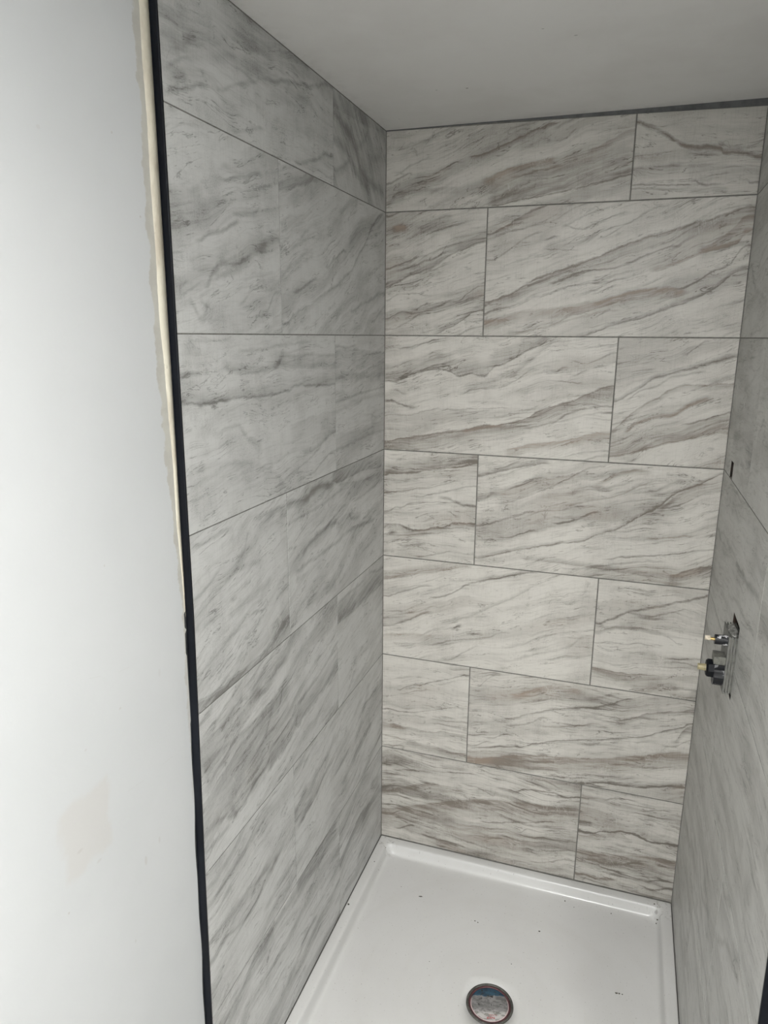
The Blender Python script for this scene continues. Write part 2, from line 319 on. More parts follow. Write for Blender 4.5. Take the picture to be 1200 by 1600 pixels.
  ([(-612,19.5),(-595,19.5),(-562,29.3),(-522,45.6),(-463,59.7),(-411,80.6),(-364,94.6),(-314,110.6),(-284,127.2),(-246,139.6),(-222,157.9),(-189,185.7),(-147,215.2),(-104,254.4),(-20,294.9)],0.6,5,-12,0.15,0),
  ([(-247,54.6),(-173,72.9),(-129,80.5),(-16,105.7),(10,105.7)],0.45,5,0,0,0),
  ([(-101,32.4),(-25,60.3)],0.45,5,0,0,0),
  ([(-311,259.8),(-260,283.1),(-205,299.7)],0.4,9,0,0,0),
  ([(-253,221.6),(-181,257.8),(-39,295.0)],0.15,6,-60,0.2,0),
  ([(-579,7.2),(-523,26.7),(-476,37.4)],0.25,12,0,0,0),
  ([(-380,3.7),(-173,22.3),(-25,58.8)],0.2,10,0,0,0),
 ],
 'L20': [
  ([(-764,-26.9),(-696,-25.7),(-620,-20.5),(-470,-13.7)],0.3,4,0,0,0),
  ([(-815,-53.6),(-785,-58.2),(-739,-62.5),(-694,-65.6),(-646,-62.7),(-623,-55.9),(-599,-38.7)],0.55,5,14,0.3,0),
  ([(-634,-56.8),(-539,-62.9),(-437,-68.1),(-361,-69.5),(-333,-69.5)],0.4,3,30,0.3,0),
  ([(-599,-38.7),(-556,-40.9),(-471,-38.7),(-345,-44.4),(-333,-44.4)],0.4,4,0,0,0),
  ([(-940,-60.9),(-911,-59.2),(-885,-61.0)],0.5,5,0,0,0),
  ([(-970,-99.3),(-940,-99.3),(-889,-105.6),(-849,-106.8),(-815,-105.1),(-780,-103.3),(-727,-107.3),(-659,-107.3),(-584,-106.1),(-547,-97.7),(-474,-102.1),(-346,-106.8),(-333,-106.8)],0.7,4,20,0.15,0),
  ([(-889,-104.6),(-849,-105.7),(-807,-103.5)],0.4,9,0,0,0),
  ([(-854,-159.7),(-820,-152.6),(-779,-149.1)],0.3,5,0,0,0),
  ([(-779,-150.3),(-761,-166.7),(-738,-181.8),(-698,-194.8)],0.35,8,0,0,0),
  ([(-648,-283.2),(-581,-272.2),(-480,-251.4),(-349,-214.2),(-333,-214.2)],0.35,3,0,0,0),
  ([(-514,-240.3),(-443,-232.9),(-357,-210.1),(-333,-210.1)],0.35,9,0,0,0),
  ([(-481,-287.1),(-406,-265.9),(-350,-257.1),(-333,-257.1)],0.45,3,0,0,0),
  ([(-936,-193.8),(-815,-202.0),(-668,-238.2),(-551,-300.8)],0,4,-110,0.16,0),
  ([(-924,-11.3),(-906,-9.4),(-885,-19.8)],0.1,6,-45,0.25,0),
  ([(-576,-170.2),(-476,-163.7),(-347,-164.0),(-333,-164.0)],0,4,-60,0.15,0),
 ],
 'L21': [
  ([(-353,-24.8),(-328,-24.8),(-288,-27.9),(-244,-27.5),(-215,-23.7)],0.5,4,0,0,0),
  ([(-142,-45.0),(-18,-45.7),(10,-45.7)],0.35,3,0,0,0),
  ([(-353,-29.1),(-331,-29.1),(-211,-30.7),(-19,-38.5),(10,-38.5)],0,3,-70,0.25,0),
  ([(-353,-95.5),(-326,-95.5),(-277,-91.2),(-212,-96.7),(-34,-105.4)],0.35,12,0,0,0),
  ([(-353,-147.8),(-333,-147.8),(-278,-144.2),(-212,-139.7),(-141,-137.3),(-17,-135.2),(10,-135.2)],0.5,4,0,0,0),
  ([(-353,-169.3),(-334,-169.3),(-278,-162.9),(-212,-156.6),(-141,-152.3),(-16,-153.8),(10,-153.8)],0.3,7,0,0,0),
  ([(-353,-257.4),(-329,-257.4),(-279,-255.1),(-219,-252.3),(-141,-248.6),(-14,-250.9),(10,-250.9)],0.4,5,0,0,0),
  ([(-156,-196.1),(-103,-198.8),(-56,-212.7)],0.3,4,0,0,0),
 ],
 'L30': [
  ([(-929,-325.6),(-895,-326.4),(-821,-322.8)],0.4,5,0,0,0),
  ([(-728,-328.3),(-681,-327.8),(-606,-330.0),(-592,-330.0)],0.4,6,0,0,0),
  ([(-729,-342.1),(-682,-336.3),(-607,-342.0),(-592,-342.0)],0.25,8,0,0,0),
  ([(-796,-381.8),(-775,-374.3),(-754,-346.8)],0.4,7,0,0,0),
  ([(-970,-410.1),(-942,-410.1),(-898,-402.5),(-846,-383.0)],0.35,4,0,0,0),
  ([(-843,-410.3),(-798,-403.2),(-711,-412.8)],0.25,7,0,0,0),
  ([(-834,-475.9),(-787,-470.8),(-738,-465.4),(-678,-464.6)],0.35,12,0,0,0),
  ([(-757,-505.0),(-700,-511.7)],0.35,4,0,0,0),
  ([(-938,-464.2),(-876,-462.6)],0.25,10,0,0,0),
  ([(-938,-542.4),(-894,-535.6),(-833,-518.1),(-786,-514.5)],0.3,4,0,0,0),
  ([(-970,-588.5),(-946,-588.5),(-911,-592.9),(-864,-596.8),(-834,-594.3),(-781,-598.4),(-699,-595.1),(-673,-583.9),(-603,-563.8),(-592,-563.8)],0.5,3.5,-50,0.42,0),
  ([(-693,-502.0),(-642,-482.9),(-608,-475.0),(-592,-475.0)],0.3,8,0,0,0),
 ],
 'L31': [
  ([(-612,-325.0),(-593,-325.0),(-555,-330.5),(-505,-332.9),(-478,-321.6),(-430,-319.5),(-365,-329.0)],0.5,6,-18,0.45,0),
  ([(-365,-330.5),(-326,-339.4),(-199,-337.5),(-20,-351.3)],0.2,6,45,0.45,0),
  ([(-326,-339.4),(-199,-353.9),(-20,-358.5)],0.1,6,-45,0.25,0),
  ([(-612,-370.1),(-593,-370.1),(-507,-368.8),(-396,-364.6),(-302,-356.4)],0.35,4,0,0,0),
  ([(-420,-424.7),(-351,-411.0),(-287,-397.5)],0.45,4,0,0,0),
  ([(-536,-451.3),(-510,-441.7),(-469,-432.5),(-420,-427.7),(-344,-425.2)],0.55,8,0,0,0),
  ([(-569,-480.9),(-511,-478.7),(-443,-478.4),(-337,-477.2),(-271,-469.0),(-181,-475.0),(-71,-484.1)],0.5,6,0,0,0),
  ([(-235,-402.3),(-103,-395.9),(-9,-385.7),(10,-385.7)],0.4,4,0,0,0),
  ([(-162,-462.5),(-82,-453.0)],0.45,5,0,0,0),
  ([(-270,-414.1),(-261,-432.2),(-199,-448.5)],0.4,5,0,0,0),
  ([(-516,-577.0),(-467,-567.3),(-355,-567.7)],0.3,18,0,0,0),
  ([(-612,-423.2),(-596,-423.2),(-560,-427.7)],0.3,4,0,0,0),
  ([(-564,-502.3),(-506,-500.8)],0.25,7,0,0,0),
  ([(-344,-425.2),(-287,-419.8),(-181,-437.7)],0.1,5,-50,0.22,0),
 ],
 'L40': [
  ([(-769,-652.3),(-730,-639.0),(-681,-620.5),(-648,-618.6)],0.45,7,0,0,0),
  ([(-748,-674.7),(-701,-673.5),(-667,-656.3),(-614,-654.4)],0.45,9,0,0,0),
  ([(-673,-755.9),(-655,-735.2),(-630,-699.2)],0.45,7,0,0,0),
  ([(-713,-854.9),(-679,-849.4),(-625,-845.1),(-586,-830.0),(-526,-820.2),(-439,-810.8),(-350,-802.8),(-333,-802.8)],0.7,8,45,0.42,0),
  ([(-574,-781.0),(-482,-770.5),(-349,-746.9),(-333,-746.9)],0.4,5,0,0,0),
  ([(-828,-844.4),(-768,-845.7),(-712,-838.1),(-703,-821.9)],0.5,6,0,0,0),
  ([(-970,-837.2),(-945,-837.2),(-895,-841.9),(-836,-867.0),(-761,-854.6)],0.4,8,0,0,0),
  ([(-970,-871.7),(-945,-871.7),(-898,-875.5),(-865,-875.6)],0.45,6,0,0,0),
  ([(-880,-667.4),(-834,-662.2),(-798,-649.7)],0.4,13,0,0,0),
  ([(-858,-717.6),(-816,-706.4)],0.3,13,0,0,0),
  ([(-791,-941.8),(-718,-935.8),(-611,-928.2)],0.35,6,0,0,0),
  ([(-442,-894.8),(-371,-891.5)],0.4,5,0,0,0),
  ([(-938,-700.1),(-781,-714.0),(-617,-705.5)],0,5,-90,0.22,0),
  ([(-863,-848.8),(-836,-867.0)],0.5,14,0,0,0),
  ([(-785,-671.9),(-732,-666.5)],0.4,12,0,0,0),
  ([(-724,-770.8),(-689,-738.8)],0.35,10,0,0,0),
 ],
 'L41': [
  ([(-344,-634.0),(-270,-632.1),(-177,-634.3),(-127,-626.3),(-19,-644.5),(10,-644.5)],0.4,5,0,0,0),
  ([(-345,-684.0),(-285,-687.1),(-209,-689.1),(-126,-688.2),(-18,-690.2),(10,-690.2)],0.65,5,60,0.4,0),
  ([(-273,-892.7),(-218,-863.3)],0.4,7,0,0,0),
  ([(-177,-888.6),(-53,-838.5)],0.2,8,0,0,0),
 ],
 'L50': [
  ([(-916,-979.3),(-824,-962.8),(-711,-925.1)],0.4,5,0,0,0),
  ([(-970,-1057.8),(-941,-1057.8),(-796,-1063.2),(-618,-1083.3),(-592,-1083.3)],0.3,8,0,0,0),
  ([(-970,-1098.5),(-948,-1098.5),(-914,-1091.5),(-870,-1103.9),(-800,-1115.2),(-721,-1085.5)],0.4,6,0,0,0),
  ([(-750,-1159.0),(-701,-1155.8),(-613,-1153.1),(-592,-1153.1)],0.5,10,0,0,0),
  ([(-722,-1089.7),(-688,-1080.5)],0.5,10,0,0,0),
  ([(-806,-1089.3),(-782,-1070.7),(-721,-1077.1)],0.3,6,0,0,0),
  ([(-970,-1054.7),(-953,-1054.7),(-866,-1065.8)],0.3,6,0,0,0),
 ],
 'L51': [
  ([(-581,-1073.4),(-490,-1049.6),(-413,-1009.9),(-366,-977.4)],0.35,12,0,0,0),
  ([(-499,-1014.8),(-413,-1005.0)],0.4,14,0,0,0),
  ([(-244,-1125.6),(-211,-1112.3),(-160,-1095.2),(-102,-1086.2)],0.5,22,0,0,0),
  ([(-227,-1069.7),(-168,-1023.3),(-116,-970.3)],0.35,22,0,0,0),
  ([(-307,-1138.2),(-244,-1132.1)],0.3,14,0,0,0),
  ([(-612,-1033.7),(-597,-1033.7),(-539,-1017.1)],0.3,10,0,0,0),
 ],
 'L60': [
  ([(-597,-1204.4),(-507,-1206.2),(-365,-1222.0)],0.1,5,-60,0.42,0),
  ([(-714,-1222.9),(-705,-1212.4),(-634,-1207.2)],0.5,7,0,0,0),
  ([(-970,-1169.1),(-946,-1169.1),(-874,-1161.8),(-804,-1163.8),(-711,-1179.4),(-642,-1177.3)],0.4,5,0,0,0),
  ([(-970,-1210.1),(-949,-1210.1),(-844,-1208.8),(-730,-1217.5)],0.45,5,0,0,0),
  ([(-926,-1264.8),(-847,-1253.2),(-794,-1226.3),(-714,-1222.9)],0.4,5,-50,0.35,0),
  ([(-656,-1432.7),(-598,-1423.4),(-556,-1400.1),(-493,-1404.8)],0.4,9,0,0,0),
  ([(-516,-1458.2),(-472,-1450.3)],0.35,7,0,0,0),
  ([(-552,-1301.1),(-443,-1260.2)],0.25,8,0,0,0),
 ],
 'L61': [
  ([(-353,-1364.0),(-337,-1364.0),(-257,-1344.8),(-186,-1331.7),(-111,-1342.1),(-21,-1339.8)],0.6,6,-30,0.3,0),
  ([(-216,-1464.8),(-157,-1449.7),(-28,-1455.9)],0.35,16,0,0,0),
  ([(-95,-1285.5),(-30,-1296.5)],0.2,6,-40,0.3,0),
 ],
 'R10': [
  ([(20,155.3),(94,123.0),(135,101.1),(231,83.2),(308,67.7)],0.45,7,0,0,0),
  ([(41,76.4),(146,87.7),(301,65.1)],0.1,6,-40,0.2,0),
 ],
 'R20': [
  ([(91,-204.1),(243,-202.0),(364,-216.4)],0.35,5,-60,0.22,0),
  ([(236,-246.2),(333,-265.2)],0.3,8,0,0,0),
  ([(155,-104.6),(234,-89.9),(298,-67.9)],0.3,6,0,0,0),
 ],
 'R21': [
  ([(401,-169.4),(447,-138.4)],0.35,5,0,0,0),
 ],
 'R30': [
  ([(59,-446.0),(126,-430.6),(205,-433.5),(283,-429.0),(362,-432.7),(448,-428.2)],0.5,7,-40,0.15,0),
  ([(341,-435.8),(423,-433.8),(527,-427.0),(611,-413.4)],0.5,8,0,0,0),
  ([(302,-516.0),(397,-494.8),(494,-490.7),(606,-481.1)],0.4,6,0,0,0),
  ([(20,-554.9),(200,-545.2),(395,-537.6)],0.25,8,0,0,0),
  ([(200,-343.8),(364,-311.2),(478,-305.0)],0.3,4,0,0,0),
 ],
 'R40': [
  ([(279,-750.2),(410,-741.5),(540,-729.7),(680,-732.9)],0.35,9,0,0,0),
  ([(486,-587.9),(580,-585.7),(685,-572.7),(742,-571.9)],0.4,8,0,0,0),
  ([(197,-1019.8),(345,-971.4),(472,-932.8),(618,-911.4)],0.55,8,30,0.35,0),
  ([(32,-1088.0),(191,-1119.7),(364,-1078.0)],0.3,9,0,0,0),
  ([(157,-848.2),(308,-855.9),(436,-862.5)],0.25,12,0,0,0),
 ],
 'R41': [
  ([(616,-492.5),(699,-486.3),(750,-484.3)],0.4,7,0,0,0),
  ([(703,-525.7),(787,-530.9)],0.35,10,0,0,0),
  ([(746,-737.8),(828,-719.4),(885,-718.1)],0.3,9,0,0,0),
 ],
 'R50': [
  ([(354,-1101.9),(446,-1124.6),(561,-1089.3)],0.45,9,0,0,0),
  ([(373,-1210.7),(482,-1196.0),(639,-1179.5)],0.4,8,0,0,0),
  ([(236,-1219.7),(330,-1230.4),(478,-1223.2)],0.35,10,0,0,0),
 ],
 'R51': [
  ([(628,-944.3),(735,-912.1),(764,-899.2)],0.4,7,0,0,0),
  ([(667,-1028.7),(738,-979.8),(787,-964.3),(848,-946.5)],0.55,10,0,0,0.2),
 ],
 'R61': [
  ([(678,-1015.0),(765,-1083.1)],0.3,8,0,0,0),
  ([(659,-1195.4),(764,-1116.6)],0.35,9,0,0,0),
  ([(784,-1046.3),(851,-1009.1)],0.4,9,0,0,0),
 ],
 'R60': [
  ([(196,-1415.2),(323,-1413.9),(428,-1441.6)],0.4,12,0,0,0),
 ],
}

# ---------------------------------------------------------------- node helpers
class NT:
    """thin wrapper that chains math nodes"""
    def __init__(s, tree): s.t = tree; s.n = tree.nodes; s.l = tree.links
    def put(s, sock, v):
        if isinstance(v, bpy.types.NodeSocket): s.l.new(v, sock)
        elif v is not None: sock.default_value = v
    def m(s, op, a=None, b=None, c=None, clamp=False):
        n = s.n.new('ShaderNodeMath'); n.operation = op; n.use_clamp = clamp
        for k, v in enumerate((a, b, c)): s.put(n.inputs[k], v)
        return n.outputs[0]
    def vm(s, op, a=None, b=None, scale=None):
        n = s.n.new('ShaderNodeVectorMath'); n.operation = op
        s.put(n.inputs[0], a); s.put(n.inputs[1], b)
        if scale is not None: s.put(n.inputs['Scale'], scale)
        return n.outputs[0]
    def noise(s, vec, scale=1.0, detail=3.0, rough=0.5, dist=0.0, dim='2D'):
        n = s.n.new('ShaderNodeTexNoise'); n.noise_dimensions = dim
        s.put(n.inputs['Vector'], vec); s.put(n.inputs['Scale'], scale); s.put(n.inputs['Detail'], detail)
        s.put(n.inputs['Roughness'], rough); s.put(n.inputs['Distortion'], dist)
        return n
    def ramp(s, v, a, b, lo=0.0, hi=1.0, smooth=True):
        n = s.n.new('ShaderNodeMapRange'); n.clamp = True
        if smooth: n.interpolation_type = 'SMOOTHSTEP'
        s.put(n.inputs[0], v)
        for k, q in zip((1, 2, 3, 4), (a, b, lo, hi)): s.put(n.inputs[k], q)
        return n.outputs[0]
    def mix(s, f, a, b, blend='MIX'):
        n = s.n.new('ShaderNodeMix'); n.data_type = 'RGBA'; n.blend_type = blend
        s.put(n.inputs[0], f); s.put(n.inputs[6], a); s.put(n.inputs[7], b)
        return n.outputs[2]
    def sep(s, v):
        n = s.n.new('ShaderNodeSeparateXYZ'); s.put(n.inputs[0], v); return n.outputs
    def comb(s, x, y, z=0.0):
        n = s.n.new('ShaderNodeCombineXYZ')
        for k, v in enumerate((x, y, z)): s.put(n.inputs[k], v)
        return n.outputs[0]
    def curve(s, x, pts):
        n = s.n.new('ShaderNodeFloatCurve'); mp = n.mapping; mp.use_clip = False; c = mp.curves[0]
        while len(c.points) > 2: c.points.remove(c.points[1])
        c.points[0].location = pts[0]; c.points[1].location = pts[-1]
        for p in pts[1:-1]: c.points.new(*p)
        for p in c.points: p.handle_type = 'AUTO_CLAMPED'
        mp.update(); s.put(n.inputs['Value'], x)
        return n.outputs[0]

def new_mat(name, color=(.5, .5, .5), rough=.5, metal=0.0, spec=.5, coat=0.0):
    mt = bpy.data.materials.new(name); mt.use_nodes = True
    b = mt.node_tree.nodes['Principled BSDF']
    b.inputs['Base Color'].default_value = (*color, 1); b.inputs['Roughness'].default_value = rough
    b.inputs['Metallic'].default_value = metal; b.inputs['Specular IOR Level'].default_value = spec
    b.inputs['Coat Weight'].default_value = coat
    return mt, NT(mt.node_tree), b

def uvw(t):
    n = t.n.new('ShaderNodeUVMap'); n.uv_map = 'UVMap'; return n.outputs[0]
def objco(t):
    n = t.n.new('ShaderNodeTexCoord'); return n.outputs['Object']

# ---- node group: one printed vein (dark line + soft band on one side of it)
def make_vein_group():
    g = bpy.data.node_groups.new('vein', 'ShaderNodeTree')
    for nm in ('S', 'Mask', 'Width', 'Line', 'Band', 'BandK', 'Ragged', 'Rag2'):
        g.interface.new_socket(nm, in_out='INPUT', socket_type='NodeSocketFloat')
    g.interface.new_socket('Dark', in_out='OUTPUT', socket_type='NodeSocketFloat')
    gi = g.nodes.new('NodeGroupInput'); go = g.nodes.new('NodeGroupOutput'); t = NT(g); I = gi.outputs
    wd = t.m('MULTIPLY', I['Width'], t.m('MULTIPLY_ADD', I['Ragged'], 2.0, 0.12))
    k = t.m('SUBTRACT', 1.0, t.m('DIVIDE', t.m('ABSOLUTE', I['S']), wd), clamp=True)
    k = t.m('MULTIPLY', t.m('POWER', k, 0.8), I['Line'])
    k = t.m('MULTIPLY', k, t.ramp(I['Rag2'], .30, .56, .5, 1.0))
    q = t.m('DIVIDE', I['S'], I['Band'])                      # >0 on the band's side
    bd = t.m('MULTIPLY', t.m('MULTIPLY', q, 14.0, clamp=True), t.m('POWER', t.m('SUBTRACT', 1.0, q, clamp=True), 0.75))
    bd = t.m('MULTIPLY', bd, t.m('MULTIPLY', I['BandK'], t.ramp(I['Rag2'], .32, .66, .65, 1.35)))
    t.put(go.inputs[0], t.m('MULTIPLY', t.m('MAXIMUM', k, bd), I['Mask']))
    return g
VEIN = make_vein_group()

# ---- node group: the sedimentary print under the veins
def make_stone_group():
    g = bpy.data.node_groups.new('stone_print', 'ShaderNodeTree')
    g.interface.new_socket('UV', in_out='INPUT', socket_type='NodeSocketVector')
    for nm in ('Seed', 'Angle', 'Streak', 'Fine', 'Speck'):
        g.interface.new_socket(nm, in_out='INPUT', socket_type='NodeSocketFloat')
    for nm in ('Dark', 'Tint', 'Ragged', 'Rag2', 'Light'):
        g.interface.new_socket(nm, in_out='OUTPUT', socket_type='NodeSocketFloat')
    g.interface.new_socket('Warp', in_out='OUTPUT', socket_type='NodeSocketVector')
    gi = g.nodes.new('NodeGroupInput'); go = g.nodes.new('NodeGroupOutput'); t = NT(g); I = gi.outputs
    off = t.comb(t.m('MULTIPLY', I['Seed'], 3.71), t.m('MULTIPLY', I['Seed'], 5.13), t.m('MULTIPLY', I['Seed'], 1.9))
    p = t.vm('ADD', I['UV'], off)
    wn = t.noise(p, 38.0, 4, .6)
    warp = t.vm('SCALE', t.vm('SUBTRACT', wn.outputs['Color'], (.5, .5, .5)), scale=.008)
    t.put(go.inputs['Warp'], warp)
    vr = t.n.new('ShaderNodeVectorRotate'); vr.rotation_type = 'Z_AXIS'
    bend = t.vm('SCALE', t.vm('SUBTRACT', t.noise(p, 4.5, 2, .5).outputs['Color'], (.5, .5, .5)), scale=.055)
    t.put(vr.inputs['Vector'], t.vm('ADD', p, bend)); t.put(vr.inputs['Angle'], t.m('MULTIPLY', I['Angle'], -1.0))
    q = t.vm('ADD', vr.outputs[0], t.vm('SCALE', warp, scale=.6))
    t.put(go.inputs['Ragged'], t.noise(t.vm('MULTIPLY', q, (30.0, 80.0, 1.0)), 1.0, 3, .6).outputs[0])
    t.put(go.inputs['Rag2'], t.noise(t.vm('MULTIPLY', q, (9.0, 120.0, 1.0)), 1.0, 4, .62).outputs[0])
    # broad soft beds
    n1 = t.noise(t.vm('MULTIPLY', q, (2.0, 15.0, 1.0)), 1.0, 5, .60, .3).outputs[0]
    d1 = t.m('MULTIPLY', t.ramp(n1, .42, .68), .46)
    # thin layered streaks
    n2 = t.noise(t.vm('MULTIPLY', q, (6.0, 95.0, 1.0)), 1.0, 4, .70, .3).outputs[0]
    d2 = t.m('MULTIPLY', t.ramp(n2, .50, .74), .62)
    n2b = t.noise(t.vm('MULTIPLY', q, (14.0, 260.0, 1.0)), 1.0, 3, .6, .1).outputs[0]
    d2 = t.m('ADD', d2, t.m('MULTIPLY', t.ramp(n2b, .50, .80), .28))
    gate = t.noise(t.vm('MULTIPLY', q, (5.0, 16.0, 1.0)), 1.0, 3, .55).outputs[0]
    d2 = t.m('MULTIPLY', d2, t.ramp(gate, .40, .62, .25, 1.0))
    # hair lines: contours of a stretched noise
    n3 = t.noise(t.vm('MULTIPLY', q, (4.0, 34.0, 1.0)), 1.0, 5, .62, .4).outputs[0]
    h = t.m('SUBTRACT', 1.0, t.m('MULTIPLY', t.m('ABSOLUTE', t.m('SUBTRACT', n3, .5)), 75.0), clamp=True)
    g3 = t.noise(p, 14.0, 3, .6).outputs[0]
    d3 = t.m('MULTIPLY', t.m('MULTIPLY', h, t.ramp(g3, .46, .56)), .65)
    n4 = t.noise(t.vm('MULTIPLY', q, (11.0, 30.0, 1.0)), 1.0, 3, .6, .8).outputs[0]
    h4 = t.m('SUBTRACT', 1.0, t.m('MULTIPLY', t.m('ABSOLUTE', t.m('SUBTRACT', n4, .56)), 60.0), clamp=True)
    d4 = t.m('MULTIPLY', t.m('MULTIPLY', h4, t.ramp(g3, .44, .36)), .3)
    # speckle and clouds
    sp = t.noise(p, 420.0, 2, .7).outputs[0]; cl = t.noise(p, 11.0, 4, .6).outputs[0]
    d5 = t.m('MULTIPLY', t.m('MULTIPLY', t.ramp(sp, .52, .72), t.ramp(cl, .42, .66, .15, 1.0)), .26)
    d5 = t.m('ADD', d5, t.m('MULTIPLY', t.ramp(cl, .40, .75), .16))
    d5 = t.m('MULTIPLY', d5, I['Speck'])
    # faint brush grain across the beds
    gx = t.noise(t.vm('MULTIPLY', p, (260.0, 22.0, 1.0)), 1.0, 2, .5).outputs[0]
    gy = t.noise(t.vm('MULTIPLY', p, (22.0, 260.0, 1.0)), 1.0, 2, .5).outputs[0]
    d6 = t.m('ADD', t.m('MULTIPLY', t.ramp(gx, .5, .75), .07), t.m('MULTIPLY', t.ramp(gy, .5, .75), .07))
    tot = t.m('MULTIPLY', d1, I['Streak'])
    tot = t.m('ADD', tot, t.m('MULTIPLY', d2, I['Fine']))
    for x in (d3, d4, d5, d6): tot = t.m('ADD', tot, x)
    t.put(go.inputs['Dark'], tot)
    # pale scratches
    n7 = t.noise(t.vm('MULTIPLY', p, (60.0, 24.0, 1.0)), 1.0, 3, .55, 1.0).outputs[0]
    h7 = t.m('SUBTRACT', 1.0, t.m('MULTIPLY', t.m('ABSOLUTE', t.m('SUBTRACT', n7, .5)), 40.0), clamp=True)
    t.put(go.inputs['Light'], t.m('MULTIPLY', h7, t.ramp(t.noise(p, 9.0, 2, .5).outputs[0], .56, .66)))
    t.put(go.inputs['Tint'], t.m('MULTIPLY', t.ramp(n1, .50, .72), t.ramp(t.noise(p, 6.0, 3, .5).outputs[0], .48, .62)))
    return g
STONE = make_stone_group()

PALE = {'B': (.565, .550, .508, 1), 'L': (.535, .538, .522, 1), 'R': (.505, .503, .48, 1)}
DARKC = {'B': (.150, .136, .118, 1), 'L': (.165, .163, .153, 1), 'R': (.165, .162, .15, 1)}
BROWN = {'B': (.280, .226, .182, 1), 'L': (.27, .24, .20, 1), 'R': (.27, .235, .195, 1)}
# angle of the beds (degrees), streak, fine streaks, speckle
PRINT = {'B00': (17, .8, .6, .8), 'B01': (-3, .45, .5, .6), 'B10': (17, .9, .9, .8), 'B11': (19, .7, .8, .8),
         'B20': (12, .7, .8, .8), 'B21': (20, .7, .8, .8), 'B30': (5, .6, 1.1, .8), 'B31': (14, .9, .9, .8),
         'B40': (16, .6, .7, .9), 'B41': (3, .7, .8, .8), 'B50': (5, .5, .8, .7), 'B51': (8, .8, 1.1, .9),
         'B60': (0, 1.1, 1.3, 1.0), 'B61': (-2, .9, 1.3, .9),
         'L00': (3, .6, .35, 1.3), 'L01': (-45, .9, .3, 1.2), 'L10': (14, .7, .4, 1.2), 'L11': (24, .8, .5, .9),
         'L20': (4, .5, .4, 1.3), 'L21': (6, .7, .5, 1.0), 'L30': (17, .7, .6, 1.0), 'L31': (16, .7, .6, 1.0),
         'L40': (14, .9, .9, 1.0), 'L41': (12, .6, .5, .8), 'L50': (8, .8, .9, .9), 'L51': (12, .9, .9, .9),
         'L60': (3, 1.0, 1.0, .9), 'L61': (4, .9, .9, .9)}
TONE = {'B00': .10, 'B01': .14, 'B10': .08, 'B11': .05, 'B41': -.03, 'B40': -.04, 'B51': .06, 'B60': .12, 'B61': .12, 'L01': .12, 'L00': .05}
def tile_mat(key, u0, u1, v0, v1):
    wall = key[0]
    mt, t, b = new_mat('stone_tile_' + key, rough=.42, spec=.35)
    seed = (hash_int(key) % 997) / 10.0
    ang, streak, fine, speck = PRINT.get(key, (4, .8, .8, .9))
    uv = uvw(t)
    gn = t.n.new('ShaderNodeGroup'); gn.node_tree = STONE
    t.put(gn.inputs['UV'], uv)
    for nm, v in (('Seed', seed), ('Angle', R(ang)), ('Streak', streak), ('Fine', fine), ('Speck', speck)): gn.inputs[nm].default_value = v
    O = gn.outputs
    xyz = t.sep(t.vm('ADD', uv, O['Warp'])); U, V = xyz[0], xyz[1]
    ulo, uhi = u0 - .02, u1 + .02
    vlo, vhi = v0 - .12, v1 + .12
    X = t.m('DIVIDE', t.m('SUBTRACT', U, ulo), uhi - ulo)
    dark = t.m('MULTIPLY_ADD', O['Dark'], .95, TONE.get(key, 0.0)); tint = t.m('MULTIPLY', O['Tint'], .45 if wall == 'B' else .15)
    for pts, L, wd, bw, B, br in VEINS.get(key, []):
        pl = [((u / 1000 - ulo) / (uhi - ulo), (v / 1000 - vlo) / (vhi - vlo)) for u, v in pts]
        xa, xb = pl[0][0], pl[-1][0]
        if xa > .001: pl.insert(0, (max(0.0, xa - .3) if xa > .3 else 0.0, pl[0][1]))
        if xb < .999: pl.append((1.0, pl[-1][1]))
        c = t.curve(X, pl)
        s = t.m('SUBTRACT', V, t.m('MULTIPLY_ADD', c, vhi - vlo, vlo))
        fa = .012 / (uhi - ulo)
        mk = t.m('MULTIPLY', t.ramp(X, xa - fa, xa + fa), t.ramp(X, xb + fa, xb - fa))
        vn = t.n.new('ShaderNodeGroup'); vn.node_tree = VEIN
        t.put(vn.inputs['S'], s); t.put(vn.inputs['Mask'], mk); t.put(vn.inputs['Ragged'], O['Ragged']); t.put(vn.inputs['Rag2'], O['Rag2'])
        vn.inputs['Width'].default_value = wd * .0011; vn.inputs['Line'].default_value = L * (1.1 if wall == 'B' else .85)
        vn.inputs['Band'].default_value = (bw if bw else 1) / 1000.0; vn.inputs['BandK'].default_value = B * 1.3
        dark = t.m('ADD', dark, vn.outputs[0])
        if br: tint = t.m('ADD', tint, t.m('MULTIPLY', vn.outputs[0], br * 1.6))
    dark = t.m('MULTIPLY', dark, 1.0, clamp=True)
    dc = t.mix(t.m('MULTIPLY', tint, 1.0, clamp=True), DARKC[wall], BROWN[wall])
    col = t.mix(dark, PALE[wall], dc)
    col = t.mix(t.m('MULTIPLY', O['Light'], .3), col, (.62, .61, .575, 1))
    t.put(b.inputs['Base Color'], col)
    return mt
def hash_int(s):
    h = 7
    for ch in s: h = (h * 131 + ord(ch)) & 0xffffff
    return h

